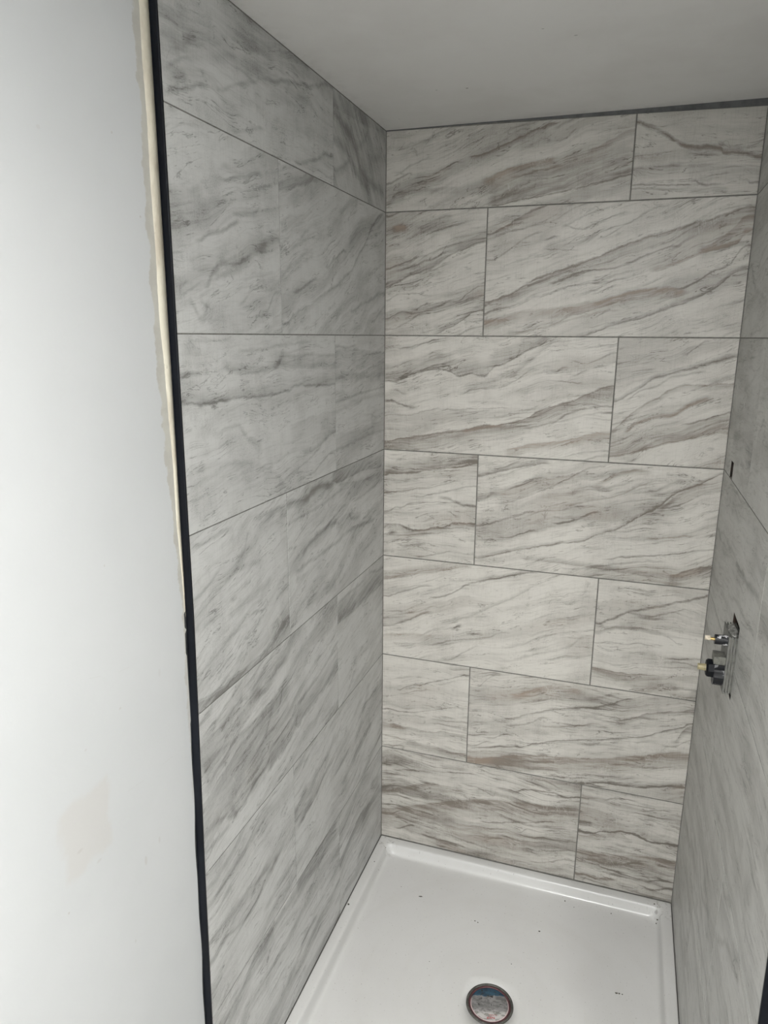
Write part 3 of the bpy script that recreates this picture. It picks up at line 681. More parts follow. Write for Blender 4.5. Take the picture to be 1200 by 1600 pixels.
# ---------------------------------------------------------------- plain materials
def mottled(name, c1, c2, scale, rough, a=.4, b_=.65, bump=0.0, bscale=None, **kw):
    mt, t, b = new_mat(name, rough=rough, **kw); co = objco(t)
    n = t.noise(co, scale, 5, .6, dim='3D')
    t.put(b.inputs['Base Color'], t.mix(t.ramp(n.outputs[0], a, b_), (*c1, 1), (*c2, 1)))
    if bump:
        bp = t.n.new('ShaderNodeBump'); bp.inputs['Strength'].default_value = bump; bp.inputs['Distance'].default_value = .001
        t.put(bp.inputs['Height'], t.noise(co, bscale or scale, 3, .6, dim='3D').outputs[0]); t.put(b.inputs['Normal'], bp.outputs[0])
    return mt
M = {}
M['grout'] = mottled('grout', (.175, .170, .155), (.125, .122, .112), 60, .9, bump=.3, bscale=400)
M['caulk'] = mottled('grey_caulk', (.105, .107, .108), (.075, .077, .078), 40, .7)
M['black'] = mottled('black_metal', (.0025, .0035, .006), (.005, .0065, .010), 9, .45, spec=.22)
M['black_caulk'] = mottled('black_caulk', (.012, .014, .016), (.03, .031, .032), 60, .6)
M['dark_gap'] = mottled('raw_board_dark_edges', (.030, .018, .013), (.012, .009, .008), 90, .9)
M['plastic'] = mottled('black_plastic', (.004, .005, .007), (.009, .011, .014), 30, .55, spec=.2)
M['smeared'] = mottled('smeared_plastic', (.005, .006, .008), (.19, .19, .195), 75, .55, .53, .58)
M['smear_white'] = mottled('white_smeared_plastic', (.004, .005, .007), (.55, .55, .56), 60, .5, .58, .60)
M['guard'] = mottled('grey_guard_plastic', (.17, .17, .158), (.10, .104, .096), 70, .6, bump=.3, bscale=200)
M['bracket'] = mottled('grey_bracket_rib_shade', (.15, .15, .13), (.07, .072, .065), 80, .6)
M['brass'] = mottled('brass', (.55, .40, .16), (.40, .30, .13), 60, .3, metal=.9)
M['tip'] = mottled('pale_tip', (.62, .56, .46), (.42, .36, .26), 200, .4)
M['yellow_tip'] = mottled('dull_brass_tip', (.36, .31, .17), (.24, .215, .13), 150, .5)
M['white_plastic'] = mottled('white_plastic', (.8, .8, .8), (.75, .75, .75), 5, .4)
M['subfloor'] = mottled('floor_sheet', (.36, .34, .31), (.28, .265, .24), 6, .7)
def drywall():
    mt, t, b = new_mat('painted_drywall', rough=.62, spec=.3)
    xyz = t.sep(objco(t)); Y, Z = xyz[1], xyz[2]; co = t.comb(t.m('ADD', Y, xyz[0]), Z)
    n = t.noise(co, 3.0, 4, .55).outputs[0]
    base = t.mix(t.ramp(n, .35, .7), (.525, .536, .537, 1), (.505, .517, .518, 1))
    # bare filler along the trim: wide above, thin below
    rag = t.noise(co, 22.0, 5, .62).outputs[0]
    d = t.m('SUBTRACT', -.945, Y)
    zt = t.ramp(Z, -.45, -.02, 0.0, 1.0)
    wid = t.m('MULTIPLY_ADD', zt, .021, .010)
    wid = t.m('ADD', wid, t.m('MULTIPLY', t.m('SUBTRACT', rag, .5), .030))
    mk = t.ramp(t.m('SUBTRACT', wid, d), -.0015, .0015)
    mk = t.m('MULTIPLY', mk, t.ramp(Z, -.85, -.35, .25, .9))
    cream = t.mix(t.ramp(rag, .4, .6), (.47, .46, .41, 1), (.425, .41, .37, 1))
    inroom = t.ramp(Y, -1.1, -1.0); mk = t.m('MULTIPLY', mk, inroom)
    col = t.mix(mk, base, cream)
    # a beige touch-up patch with ragged edges
    pr = t.noise(co, 14.0, 4, .6).outputs[0]
    dy = t.m('ABSOLUTE', t.m('SUBTRACT', Y, -1.197)); dz = t.m('ABSOLUTE', t.m('SUBTRACT', Z, -.648))
    r = t.m('MAXIMUM', t.m('DIVIDE', dy, .050), t.m('DIVIDE', dz, .060))
    r = t.m('ADD', r, t.m('MULTIPLY', t.m('SUBTRACT', pr, .5), .9))
    col = t.mix(t.m('MULTIPLY', t.ramp(r, 1.0, .70), .6), col, (.485, .472, .45, 1))
    # small nicks, each at its own place
    for y, z, sy, sz, k in ((-1.212, -.669, .007, .003, .5), (-1.180, -.709, .006, .003, .35), (-1.085, -.783, .004, .010, .45),
                            (-1.050, -.772, .003, .007, .35), (-1.112, -.512, .003, .002, .5), (-1.184, -.535, .003, .002, .4),
                            (-1.242, -.741, .002, .002, .8), (-1.036, .244, .002, .002, .7), (-.990, .152, .002, .002, .8),
                            (-1.16, .22, .004, .003, .3), (-1.118, -.300, .002, .002, .5), (-1.02, -.50, .004, .008, .2), (-1.123, -.896, .002, .004, .4)):
        a = t.m('DIVIDE', t.m('SUBTRACT', Y, y), sy); c = t.m('DIVIDE', t.m('SUBTRACT', Z, z), sz)
        q = t.m('ADD', t.m('MULTIPLY', a, a), t.m('MULTIPLY', c, c))
        col = t.mix(t.m('MULTIPLY', t.ramp(q, 1.0, .2), k), col, (.42, .40, .38, 1))
    # thin scratches (level lines left by a straight edge)
    for (ya, za, yb, zb) in ((-1.165, -.441, -1.145, -.447), (-1.108, -.458, -1.086, -.461), (-1.112, -.645, -1.075, -.650), (-1.03, -.652, -1.0, -.654)):
        sl = (zb - za) / (yb - ya)
        ln = t.m('SUBTRACT', Z, t.m('MULTIPLY_ADD', t.m('SUBTRACT', Y, ya), sl, za))
        q = t.m('SUBTRACT', 1.0, t.m('DIVIDE', t.m('ABSOLUTE', ln), .0009), clamp=True)
        q = t.m('MULTIPLY', q, t.m('MULTIPLY', t.ramp(Y, ya - .003, ya + .003), t.ramp(Y, yb + .003, yb - .003)))
        col = t.mix(t.m('MULTIPLY', q, .35), col, (.45, .44, .43, 1))
    t.put(b.inputs['Base Color'], col)
    bp = t.n.new('ShaderNodeBump'); bp.inputs['Strength'].default_value = .10; bp.inputs['Distance'].default_value = .001
    t.put(bp.inputs['Height'], t.m('ADD', t.noise(co, 160.0, 3, .5).outputs[0], t.m('MULTIPLY', n, 4.0))); t.put(b.inputs['Normal'], bp.outputs[0])
    return mt
M['drywall'] = drywall()
def ceiling_mat():
    mt, t, b = new_mat('painted_ceiling', rough=.7, spec=.25); co = objco(t)
    xyz = t.sep(co); X, Y = xyz[0], xyz[1]
    n = t.noise(co, 4.0, 5, .6).outputs[0]
    col = t.mix(t.ramp(n, .38, .68), (.71, .705, .693, 1), (.67, .662, .648, 1))
    for x, y, s, k in ((.259, -.248, .0035, .9), (.196, -.255, .003, .5), (.442, -.500, .003, .4), (.492, -.456, .004, .4), (.346, -.212, .002, .3), (.060, -.083, .002, .8)):
        a = t.m('DIVIDE', t.m('SUBTRACT', X, x), s); c = t.m('DIVIDE', t.m('SUBTRACT', Y, y), s * .7)
        q = t.m('ADD', t.m('MULTIPLY', a, a), t.m('MULTIPLY', c, c))
        col = t.mix(t.m('MULTIPLY', t.ramp(q, 1.0, .2), k), col, (.08, .08, .075, 1))
    # grout smudged onto the paint close to the tiles
    ed = t.m('MINIMUM', t.m('ABSOLUTE', Y), t.m('ABSOLUTE', X))
    sm = t.m('MULTIPLY', t.ramp(ed, .045, .0), t.ramp(t.noise(co, 30.0, 4, .65).outputs[0], .45, .65))
    col = t.mix(t.m('MULTIPLY', sm, .16), col, (.36, .355, .33, 1))
    t.put(b.inputs['Base Color'], col)
    bp = t.n.new('ShaderNodeBump'); bp.inputs['Strength'].default_value = .12; bp.inputs['Distance'].default_value = .001
    t.put(bp.inputs['Height'], t.noise(co, 120.0, 3, .5).outputs[0]); t.put(b.inputs['Normal'], bp.outputs[0])
    return mt
M['ceiling'] = ceiling_mat()
def filler_mat():
    mt, t, b = new_mat('cream_filler', rough=.55); co = objco(t)
    n = t.noise(t.vm('MULTIPLY', co, (1, 1, .35)), 30.0, 5, .65, dim='3D').outputs[0]
    col = t.mix(t.ramp(n, .38, .66), (.50, .475, .39, 1), (.38, .34, .27, 1))
    n2 = t.noise(t.vm('MULTIPLY', co, (1, 2, .5)), 150.0, 3, .6, dim='3D').outputs[0]
    col = t.mix(t.m('MULTIPLY', t.ramp(n2, .68, .72), .55), col, (.16, .14, .11, 1))
    t.put(b.inputs['Base Color'], col)
    bp = t.n.new('ShaderNodeBump'); bp.inputs['Strength'].default_value = .5; bp.inputs['Distance'].default_value = .001
    t.put(bp.inputs['Height'], n); t.put(b.inputs['Normal'], bp.outputs[0])
    return mt
M['filler'] = filler_mat()
def pan_mat():
    mt, t, b = new_mat('white_acrylic', rough=.22, spec=.5); co = objco(t)
    xyz = t.sep(co); X, Y = xyz[0], xyz[1]
    n = t.noise(co, 5.0, 5, .6).outputs[0]; n2 = t.noise(co, 1.6, 3, .5).outputs[0]
    col = t.mix(t.m('MULTIPLY', t.ramp(n, .30, .85), .35), (.585, .585, .575, 1), (.50, .495, .48, 1))
    # dust wiped in arcs about the drain
    rr = t.m('SQRT', t.m('ADD', t.m('POWER', t.m('SUBTRACT', X, .43), 2.0), t.m('POWER', t.m('SUBTRACT', Y, -.44), 2.0)))
    arc = t.noise(t.comb(t.m('MULTIPLY', rr, 26.0), t.m('MULTIPLY', n2, 3.0)), 1.0, 3, .5).outputs[0]
    col = t.mix(t.m('MULTIPLY', t.ramp(arc, .5, .75), .12), col, (.5, .49, .46, 1))
    # grime in the corners of the ledge
    for cx, cy, s in ((.025, -.025, .05), (.832, -.03, .055)):
        q = t.m('SQRT', t.m('ADD', t.m('POWER', t.m('SUBTRACT', X, cx), 2.0), t.m('POWER', t.m('SUBTRACT', Y, cy), 2.0)))
        g = t.m('MULTIPLY', t.ramp(q, s, s * .2), t.ramp(t.noise(co, 70.0, 5, .7).outputs[0], .52, .66))
        col = t.mix(t.m('MULTIPLY', g, .55), col, (.2, .19, .17, 1))
    sp = t.noise(co, 190.0, 2, .6).outputs[0]
    col = t.mix(t.m('MULTIPLY', t.ramp(sp, .74, .78), .6), col, (.2, .19, .17, 1))
    t.put(b.inputs['Base Color'], col)
    b.inputs['Roughness'].default_value = .24
    return mt
M['pan'] = pan_mat()

# ---------------------------------------------------------------- mesh helpers
def link(name, bm, mats, parent=None, smooth=False, **props):
    bmesh.ops.recalc_face_normals(bm, faces=bm.faces)
    me = bpy.data.meshes.new(name); bm.to_mesh(me); bm.free()
    for x in (mats if isinstance(mats, (list, tuple)) else [mats]): me.materials.append(x)
    if smooth:
        for p in me.polygons: p.use_smooth = True
    o = bpy.data.objects.new(name, me); COL.objects.link(o)
    if parent: o.parent = parent
    for k, v in props.items(): o[k] = v
    return o
def box(bm, x0, x1, y0, y1, z0, z1, mi=0, bevel=0.0):
    r = bmesh.ops.create_cube(bm, size=1.0)
    bmesh.ops.scale(bm, vec=(x1 - x0, y1 - y0, z1 - z0), verts=r['verts'])
    bmesh.ops.translate(bm, vec=((x0 + x1) / 2, (y0 + y1) / 2, (z0 + z1) / 2), verts=r['verts'])
    fs = list({f for v in r['verts'] for f in v.link_faces})
    for f in fs: f.material_index = mi
    if bevel:
        es = list({e for v in r['verts'] for e in v.link_edges})
        bmesh.ops.bevel(bm, geom=es, offset=bevel, segments=2, affect='EDGES', profile=.6)
def cyl(bm, c, axis, r0, r1, length, seg=28, mi=0, flutes=0, depth=0.0):
    """closed tube from c along axis; optional flutes"""
    a = Vector(axis).normalized(); u = a.orthogonal().normalized(); v = a.cross(u)
    rings = []
    for k, (s, rr) in enumerate(((0, r0), (length, r1))):
        ring = []
        for i in range(seg):
            th = 2 * math.pi * i / seg; q = rr - (depth if flutes and (i * flutes * 2 // seg) % 2 else 0)
            ring.append(bm.verts.new(Vector(c) + a * s + u * (q * math.cos(th)) + v * (q * math.sin(th))))
        rings.append(ring)
    for i in range(seg):
        j = (i + 1) % seg
        bm.faces.new((rings[0][i], rings[0][j], rings[1][j], rings[1][i])).material_index = mi
    bm.faces.new(rings[0]).material_index = mi; bm.faces.new(rings[1]).material_index = mi

# front ends of the tiled side walls lean a little, as the photo shows
def interp(z, tab):
    if z >= tab[0][0]: return tab[0][1]
    for (za, a), (zb, b) in zip(tab, tab[1:]):
        if z >= zb: return b + (a - b) * (z - zb) / (za - zb)
    return tab[-1][1]
YL = lambda z: interp(z, [(.5, -.9405), (-.45, -.9405), (-.59, -.944), (-.89, -.952), (-1.23, -.958), (-1.56, -.962)])
YR = lambda z: interp(z, [(.5, -.965), (-.70, -.977), (-.80, -.980), (-.873, -.9845), (-1.56, -1.015)])
TT = .0102            # tile thickness
MAPW = {'B': lambda u, v, t: (u, t, v), 'L': lambda u, v, t: (-t, u, v), 'R': lambda u, v, t: (W + t, -u, v)}
def tile(key, poly, parent, u0, u1, v0, v1, cut=()):
    bm = bmesh.new(); f = MAPW[key[0]]; uvl = bm.loops.layers.uv.new('UVMap')
    n = len(poly); c = .0006 if key[0] == 'B' else .0002; ins = []
    for i in range(n):                                   # chamfered front: polygon inset by c
        p, q, r = Vector(poly[i - 1]), Vector(poly[i]), Vector(poly[(i + 1) % n])
        d1 = (q - p).normalized(); d2 = (r - q).normalized()
        n1 = Vector((-d1.y, d1.x)); n2 = Vector((-d2.y, d2.x)); k = 1 + n1.dot(n2)
        ins.append(q + (n1 + n2) * (c / k))
    a = [bm.verts.new((p.x, p.y, 0)) for p in ins]; a2 = [bm.verts.new((u, v, c)) for u, v in poly]; b = [bm.verts.new((u, v, TT)) for u, v in poly]
    bm.faces.new(a); bm.faces.new(list(reversed(b)))
    for i in range(n):
        j = (i + 1) % n
        f1 = bm.faces.new((a[i], a2[i], a2[j], a[j])); f2 = bm.faces.new((a2[i], b[i], b[j], a2[j]))
        if i in cut: f1.material_index = f2.material_index = 1  # notch edges coloured dark so the whole slot reads dark
    lip = random.uniform(0, .0002)
    for fc in bm.faces:
        for l in fc.loops: l[uvl].uv = (l.vert.co.x, l.vert.co.y)
    for v in bm.verts: v.co = Vector(f(v.co.x, v.co.y, v.co.z + lip))
    bm.normal_update()
    bmesh.ops.triangulate(bm, faces=[fc for fc in bm.faces if len(fc.verts) > 4], ngon_method='EAR_CLIP')
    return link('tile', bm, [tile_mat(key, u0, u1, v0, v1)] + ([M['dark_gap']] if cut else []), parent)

# ---------------------------------------------------------------- the room
PANZ = -1.533
# back wall
bm = bmesh.new(); box(bm, -.14, W + .14, .0008, .13, FLOOR, CEIL + .02)
wall_back = link('wall_back', bm, M['grout'], kind='structure')
# left wall: grout bed behind the tiles, painted drywall in front of them
bm = bmesh.new(); box(bm, -.14, -.0005, -.9375, .0008, FLOOR, CEIL + .02, 0); box(bm, -.14, -.0125, -3.2, -.9375, FLOOR, CEIL + .02, 1)
wall_left = link('wall_left', bm, [M['grout'], M['drywall']], kind='structure')
# right wall, with the two openings cut in it
bm = bmesh.new(); X0, X1 = W + .0006, W + .06
ys = [.0008, -.103, -.141, -.392, -.4765, -.962]; zs = [FLOOR, -.668, -.520, -.3035, -.266, CEIL + .02]
for i in range(5):
    for j in range(5):
        if (i == 1 and j == 3) or (i == 3 and j == 1): continue
        box(bm, X0, X1, ys[i + 1], ys[i], zs[j], zs[j + 1], 0)
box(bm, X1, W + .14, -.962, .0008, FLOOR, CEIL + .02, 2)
box(bm, W + .0125, W + .14, -1.27, -.962, FLOOR, CEIL + .02, 1)
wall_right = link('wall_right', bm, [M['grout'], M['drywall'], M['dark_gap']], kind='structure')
GR = {'B': .0015, 'L': .0011, 'R': .0012}      # half a level joint
GV = {'B': .0015, 'L': .0007, 'R': .0006}      # half an upright joint
def ceil_gap(wall, u):
    if wall == 'B': return .0028 + .0125 * max(0, (u - .25) / .6)
    return .0025
ROWS = [(.3048, CEIL)] + [(.3048 - H * (k + 1), .3048 - H * k) for k in range(6)]
ROWS = [(.3048, CEIL), (0, .3048), (-.3048, 0), (-.6096, -.3048), (-.9144, -.6096), (-1.2192, -.9144), (PANZ + .0015, -1.2192)]
JOINT = {'B': lambda r: (0, .2631, W) if r % 2 else (0, .5922, W),
         'L': lambda r: (None, -.6017, 0) if r % 2 else (None, -.3428, 0),
         'R': lambda r: (0, .636, None) if r % 2 else (0, .36, None)}
PAR = {'B': wall_back, 'L': wall_left, 'R': wall_right}
for wall in 'BLR':
    for r, (v0, v1) in enumerate(ROWS):
        js = JOINT[wall](r)
        for k in range(2):
            a, b = js[k], js[k + 1]
            vb = v0 + (GR[wall] if r < 6 else 0); vt = v1 - (GR[wall] if r > 0 else 0)
            def edge(u, v, side):
                if u is None: return (YL(v) if wall == 'L' else -YR(v))
                cor = .0013 if (u in (0, W)) else GV[wall]
                return u + cor if side == 0 else u - cor
            tb = [(edge(a, vb, 0), vb), (edge(b, vb, 1), vb)]
            ua, ub = edge(a, vt, 0), edge(b, vt, 1)
            if r == 0: tp = [(ub, vt - ceil_gap(wall, ub)), (ua, vt - ceil_gap(wall, ua))]
            else: tp = [(ub, vt), (ua, vt)]
            poly = tb + tp
            key = '%s%d%d' % (wall, r, k)
            if key == 'R20': poly = [tb[0], (.1035, vb), (.1035, -.2665), (.1405, -.2665), (.1405, vb), tb[1]] + tp
            if key == 'R30': poly = [tb[0], (.3925, vb), (.3925, -.5205), (.476, -.5205), (.476, vb), tb[1]] + tp
            if key == 'R41': pass
            uu0 = min(p[0] for p in poly); uu1 = max(p[0] for p in poly)
            if key == 'R41':
                vn = -.6675; poly = [tb[0], tb[1], tp[0], (.476, vt), (.476, vn), (.3925, vn), (.3925, vt), tp[1]]
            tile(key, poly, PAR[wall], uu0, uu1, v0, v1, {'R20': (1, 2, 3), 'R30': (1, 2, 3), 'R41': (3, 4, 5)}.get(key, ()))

LAMPS = [(.62, -2.22, LAMP_POWER), (1.25, -2.80, FILL_POWER)]  # second entry is an unseen fill lamp, added for soft light
bm = bmesh.new()
cx_ = [-.14] + [c for l in LAMPS for c in (l[0] - .0852, l[0] + .0852)] + [1.9]
cy_ = [-3.3, LAMPS[1][1] - .0852, LAMPS[1][1] + .0852, LAMPS[0][1] - .0852, LAMPS[0][1] + .0852, .13]
for i in range(5):
    for j in range(5):
        if (i == 1 and j == 3) or (i == 3 and j == 1): continue      # round lamps are sunk here
        box(bm, cx_[i], cx_[i + 1], cy_[j], cy_[j + 1], CEIL, CEIL + .1)
bmesh.ops.remove_doubles(bm, verts=bm.verts, dist=1e-5)
link('ceiling', bm, M['ceiling'], kind='structure')
bm = bmesh.new(); box(bm, -.14, 1.9, -3.3, .13, FLOOR - .1, FLOOR)
link('floor', bm, M['subfloor'], kind='structure')
bm = bmesh.new(); box(bm, -.14, 1.9, -3.3, -3.2, FLOOR, CEIL)
link('wall_front', bm, M['drywall'], kind='structure')
bm = bmesh.new(); box(bm, 1.75, 1.9, -3.2, -1.27, FLOOR, CEIL); box(bm, W + .14, 1.9, -1.27, -1.15, FLOOR, CEIL)
link('wall_outer_right', bm, M['drywall'], kind='structure')

# grey caulk pressed into the widening joint between the back tiles and the ceiling
bm = bmesh.new(); n = 24; fr = []; bk = []
for k in range(n + 1):
    u = .001 + (W - .002) * k / n
    zb = CEIL - ceil_gap('B', u) + .0001 + random.uniform(0, .0004)
    fr.append((bm.verts.new((u, .0003, CEIL - .0001)), bm.verts.new((u, .0005, zb)))); bk.append((bm.verts.new((u, .004, CEIL - .0001)), bm.verts.new((u, .004, zb))))
for k in range(n):
    bm.faces.new((fr[k][0], fr[k + 1][0], fr[k + 1][1], fr[k][1])); bm.faces.new((fr[k][1], fr[k + 1][1], bk[k + 1][1], bk[k][1]))
link('caulk_bead', bm, M['caulk'], wall_back)

# black edge profiles on the front ends of the tiles
def profile_strip(name, side, zt, zb):
    bm = bmesh.new(); n = 26; rings = []
    for k in range(n + 1):
        z = zt + (zb - zt) * k / n
        y = (YL if side < 0 else YR)(z)
        x_in = 0.0006 if side < 0 else W - .0006; x_out = -.0127 if side < 0 else W + .0127
        d = .0035; c = .0008
        if side < 0: pts = [(x_in, y), (x_in, y - d + c), (x_in - c, y - d), (x_out, y - d), (x_out, y)]
        else: pts = [(x_in, y), (x_in, y - d + c), (x_in + c, y - d), (x_out, y - d), (x_out, y)]
        rings.append([bm.verts.new((px, py, z)) for px, py in pts])
    for a, b in zip(rings, rings[1:]):
        for i in range(5): bm.faces.new((a[i], a[(i + 1) % 5], b[(i + 1) % 5], b[i]))
    bm.faces.new(rings[0]); bm.faces.new(rings[-1])
    return link(name, bm, M['black'], kind='structure')
tr1 = profile_strip('trim_1', -1, CEIL - .001, PANZ + .001)
tr2 = profile_strip('trim_2', 1, CEIL - .001, PANZ + .001)

# ragged black sealant between the left profile and the paint (lower part)
def ragged_strip(name, zt, zb, n, wfun, hfun, mat, parent, yoff=0.0):
    bm = bmesh.new(); prev = None
    for k in range(n + 1):
        z = zt + (zb - zt) * k / n; y0 = YL(z) - .0030; wv = max(.0004, wfun(z, k)); hv = hfun(z, k)
        pts = [(-.0126, y0), (-.0126 + hv * .7, y0 - wv * .15), (-.0126 + hv, y0 - wv * .62), (-.0126 + hv * .8, y0 - wv * .85), (-.0127, y0 - wv)]
        ring = [bm.verts.new((px, py, z)) for px, py in pts]
        if prev:
            for i in range(4): bm.faces.new((prev[i], prev[i + 1], ring[i + 1], ring[i]))
        prev = ring
    return link(name, bm, mat, parent, smooth=True)
rnd = random.Random(3)
def wsealant(z, k):
    w0 = .0016 + .0012 * math.sin(z * 23) + rnd.uniform(-.0005, .0005)
    if -.50 < z < -.43: w0 = .0055 if not (-.466 < z < -.460) else .001
    if -.62 < z < -.50: w0 = .0035 * (1 - (-.50 - z) / .16)
    if z < -.62: w0 = .0028 + .0022 * math.sin(z * 31) * math.sin(z * 11 + 1)
    return max(w0, .0003)
ragged_strip('sealant', -.40, -1.50, 200, wsealant, lambda z, k: .0009, M['black_caulk'], tr1)
def wfill(z, k):
    b = interp(z, [(.5, .0195), (0, .0185), (-.10, .0125), (-.16, .0105), (-.30, .0085), (-.40, .004), (-.46, .001)])
    return b + rnd.uniform(-.0004, .0004) + .0007 * math.sin(z * 40)
ragged_strip('filler_bead', CEIL - .001, -.455, 190, wfill, lambda z, k: max(.0004, interp(z, [(.5, .0048), (0, .0045), (-.15, .003), (-.40, .0012), (-.46, .0005)])), M['filler'], wall_left)

# shower valve outlet box edges are the wall's own; now the pan
def rrect(x0, x1, y0, y1, r, z, nc=10, ns=14):
    pts = []
    cs = [((x1 - r, y1 - r), 0), ((x0 + r, y1 - r), 90), ((x0 + r, y0 + r), 180), ((x1 - r, y0 + r), 270)]
    for q, ((cx, cy), a0) in enumerate(cs):
        for i in range(nc + 1):
            a = R(a0 + 90 * i / nc); pts.append((cx + r * math.cos(a), cy + r * math.sin(a), z))
        nx = cs[(q + 1) % 4]; a = R(nx[1]); e = (nx[0][0] + r * math.cos(a), nx[0][1] + r * math.sin(a)); s = pts[-1]
        for i in range(1, ns): pts.append((s[0] + (e[0] - s[0]) * i / ns, s[1] + (e[1] - s[1]) * i / ns, z))
    return pts
PX0, PX1, PY0, PY1 = .0006, W - .0006, -1.0, -.0006
DR = (.430, -.441); DZ = -1.5735; DRR = .0575
bm = bmesh.new(); loops = []
def inset(d, z, r): return rrect(PX0 + d, PX1 - d, PY0 + d * 1.6, PY1 - d, r, z)
spec = [(0, FLOOR + .001, .004), (0, PANZ - .003, .004), (.0012, PANZ - .0006, .005), (.004, PANZ, .006), (.020, PANZ - .0012, .012), (.0255, PANZ - .0015, .016),
        (.0282, PANZ - .0036, .018), (.0298, PANZ - .0080, .019), (.0320, PANZ - .0150, .020), (.0345, PANZ - .0225, .022), (.0370, PANZ - .0275, .024), (.0405, PANZ - .0303, .027),
        (.0450, PANZ - .0315, .031), (.056, PANZ - .0320, .040), (.078, PANZ - .0322, .058)]
for d, z, r in spec: loops.append(inset(d, z, r))
base = loops[-1]
circ = []
for p in base:
    a = math.atan2(p[1] - DR[1], p[0] - DR[0]); circ.append((DR[0] + DRR * math.cos(a), DR[1] + DRR * math.sin(a), DZ))
for k in range(1, 14):
    s = k / 13; e = s ** .85
    loops.append([(p[0] + (c[0] - p[0]) * e, p[1] + (c[1] - p[1]) * e, p[2] + (DZ + .0006 - p[2]) * s) for p, c in zip(base, circ)])
loops.append([(DR[0] + (c[0] - DR[0]) * .985, DR[1] + (c[1] - DR[1]) * .985, DZ - .0015) for c in circ])
loops.append([(DR[0] + (c[0] - DR[0]) * .98, DR[1] + (c[1] - DR[1]) * .98, DZ - .05) for c in circ])
rv = [[bm.verts.new(p) for p in L] for L in loops]; n = len(base)
for a, b in zip(rv, rv[1:]):
    for i in range(n): bm.faces.new((a[i], a[(i + 1) % n], b[(i + 1) % n], b[i]))
bm.faces.new(rv[-1])
pan = link('shower_pan', bm, M['pan'], smooth=True)
pan['label'] = 'white acrylic shower pan with raised ledge, dusty, filling the floor between the tiled walls'; pan['category'] = 'shower pan'

# drain with its taped-over mouth
def sticker_mat():
    mt, t, b = new_mat('dirty_sticker', rough=.5); co = objco(t); xyz = t.sep(co)
    # local frame turned so that +b points away from the room
    bx = t.m('SUBTRACT', xyz[0], DR[0]); by = t.m('SUBTRACT', xyz[1], DR[1])
    A = R(-17.0)
    u = t.m('ADD', t.m('MULTIPLY', bx, math.cos(A)), t.m('MULTIPLY', by, -math.sin(A)))
    v = t.m('ADD', t.m('MULTIPLY', bx, math.sin(A)), t.m('MULTIPLY', by, math.cos(A)))
    n = t.noise(t.comb(t.m('MULTIPLY', u, 60.0), t.m('MULTIPLY', v, 110.0)), 1.0, 5, .65).outputs[0]
    nb = t.noise(co, 40.0, 4, .6).outputs[0]
    v2 = t.m('ADD', v, t.m('MULTIPLY', t.m('SUBTRACT', nb, .5), .022))
    col = t.mix(t.ramp(n, .38, .62), (.22, .215, .212, 1), (.12, .118, .116, 1))
    low = t.mix(t.ramp(n, .45, .60), (.43, .41, .40, 1), (.20, .20, .18, 1))
    col = t.mix(t.ramp(v2, -.012, -.026), col, low)
    blue = t.mix(t.ramp(n, .4, .6), (.030, .085, .135, 1), (.018, .045, .075, 1))
    col = t.mix(t.ramp(v2, .022, .025), col, blue)
    dk = t.m('MULTIPLY', t.ramp(t.noise(co, 85.0, 3, .6).outputs[0], .63, .67), t.ramp(v, -.01, .0))
    col = t.mix(dk, col, (.03, .03, .028, 1))
    # pink printed rim
    rr = t.m('SQRT', t.m('ADD', t.m('MULTIPLY', bx, bx), t.m('MULTIPLY', by, by)))
    col = t.mix(t.m('MULTIPLY', t.ramp(rr, .0435, .045), t.ramp(v2, .02, .01)), col, (.56, .42, .42, 1))
    # a short row of worn red characters near the room side
    cell = t.noise(t.comb(t.m('MULTIPLY', u, 520.0), t.m('MULTIPLY', v, 260.0)), 1.0, 1, .5).outputs[0]
    win = t.m('MULTIPLY', t.m('MULTIPLY', t.ramp(u, -.011, -.010), t.ramp(u, .0085, .0075)), t.m('MULTIPLY', t.ramp(v, -.0385, -.0378), t.ramp(v, -.0325, -.0332)))
    col = t.mix(t.m('MULTIPLY', win, t.ramp(cell, .44, .5)), col, (.33, .055, .06, 1))
    win2 = t.m('MULTIPLY', t.m('MULTIPLY', t.ramp(u, -.006, -.005), t.ramp(u, .014, .013)), t.m('MULTIPLY', t.ramp(v, -.0300, -.0295), t.ramp(v, -.0265, -.027)))
    col = t.mix(t.m('MULTIPLY', win2, t.ramp(cell, .48, .54)), col, (.33, .07, .08, 1))
    t.put(b.inputs['Base Color'], col)
    return mt
dr = bpy.data.objects.new('floor_drain', None); COL.objects.link(dr); dr.location = (DR[0], DR[1], DZ)
dr['label'] = 'round shower drain with dark ring and dirty sticker covering its mouth, in the white pan'; dr['category'] = 'drain'
def lathe(name, prof, mat, parent, seg=64, close=False):
    bm = bmesh.new(); rings = []
    for r_, z in prof: rings.append([bm.verts.new((DR[0] + r_ * math.cos(2 * math.pi * i / seg), DR[1] + r_ * math.sin(2 * math.pi * i / seg), z)) for i in range(seg)])
    pr = list(zip(rings, rings[1:]))
    if close: pr.append((rings[-1], rings[0]))
    for a, b in pr:
        for i in range(seg): bm.faces.new((a[i], a[(i + 1) % seg], b[(i + 1) % seg], b[i]))
    if not close: bm.faces.new(rings[-1])
    o = link(name, bm, mat, smooth=True)
    if parent: o.parent = parent; o.matrix_parent_inverse = parent.matrix_world.inverted()
    return o
bpy.context.view_layer.update()
M['ring'] = mottled('dirty_metal_ring', (.10, .098, .088), (.045, .044, .040), 90, .6, metal=.2)
M['maroon'] = mottled('maroon_ring', (.085, .030, .034), (.045, .022, .024), 60, .5)
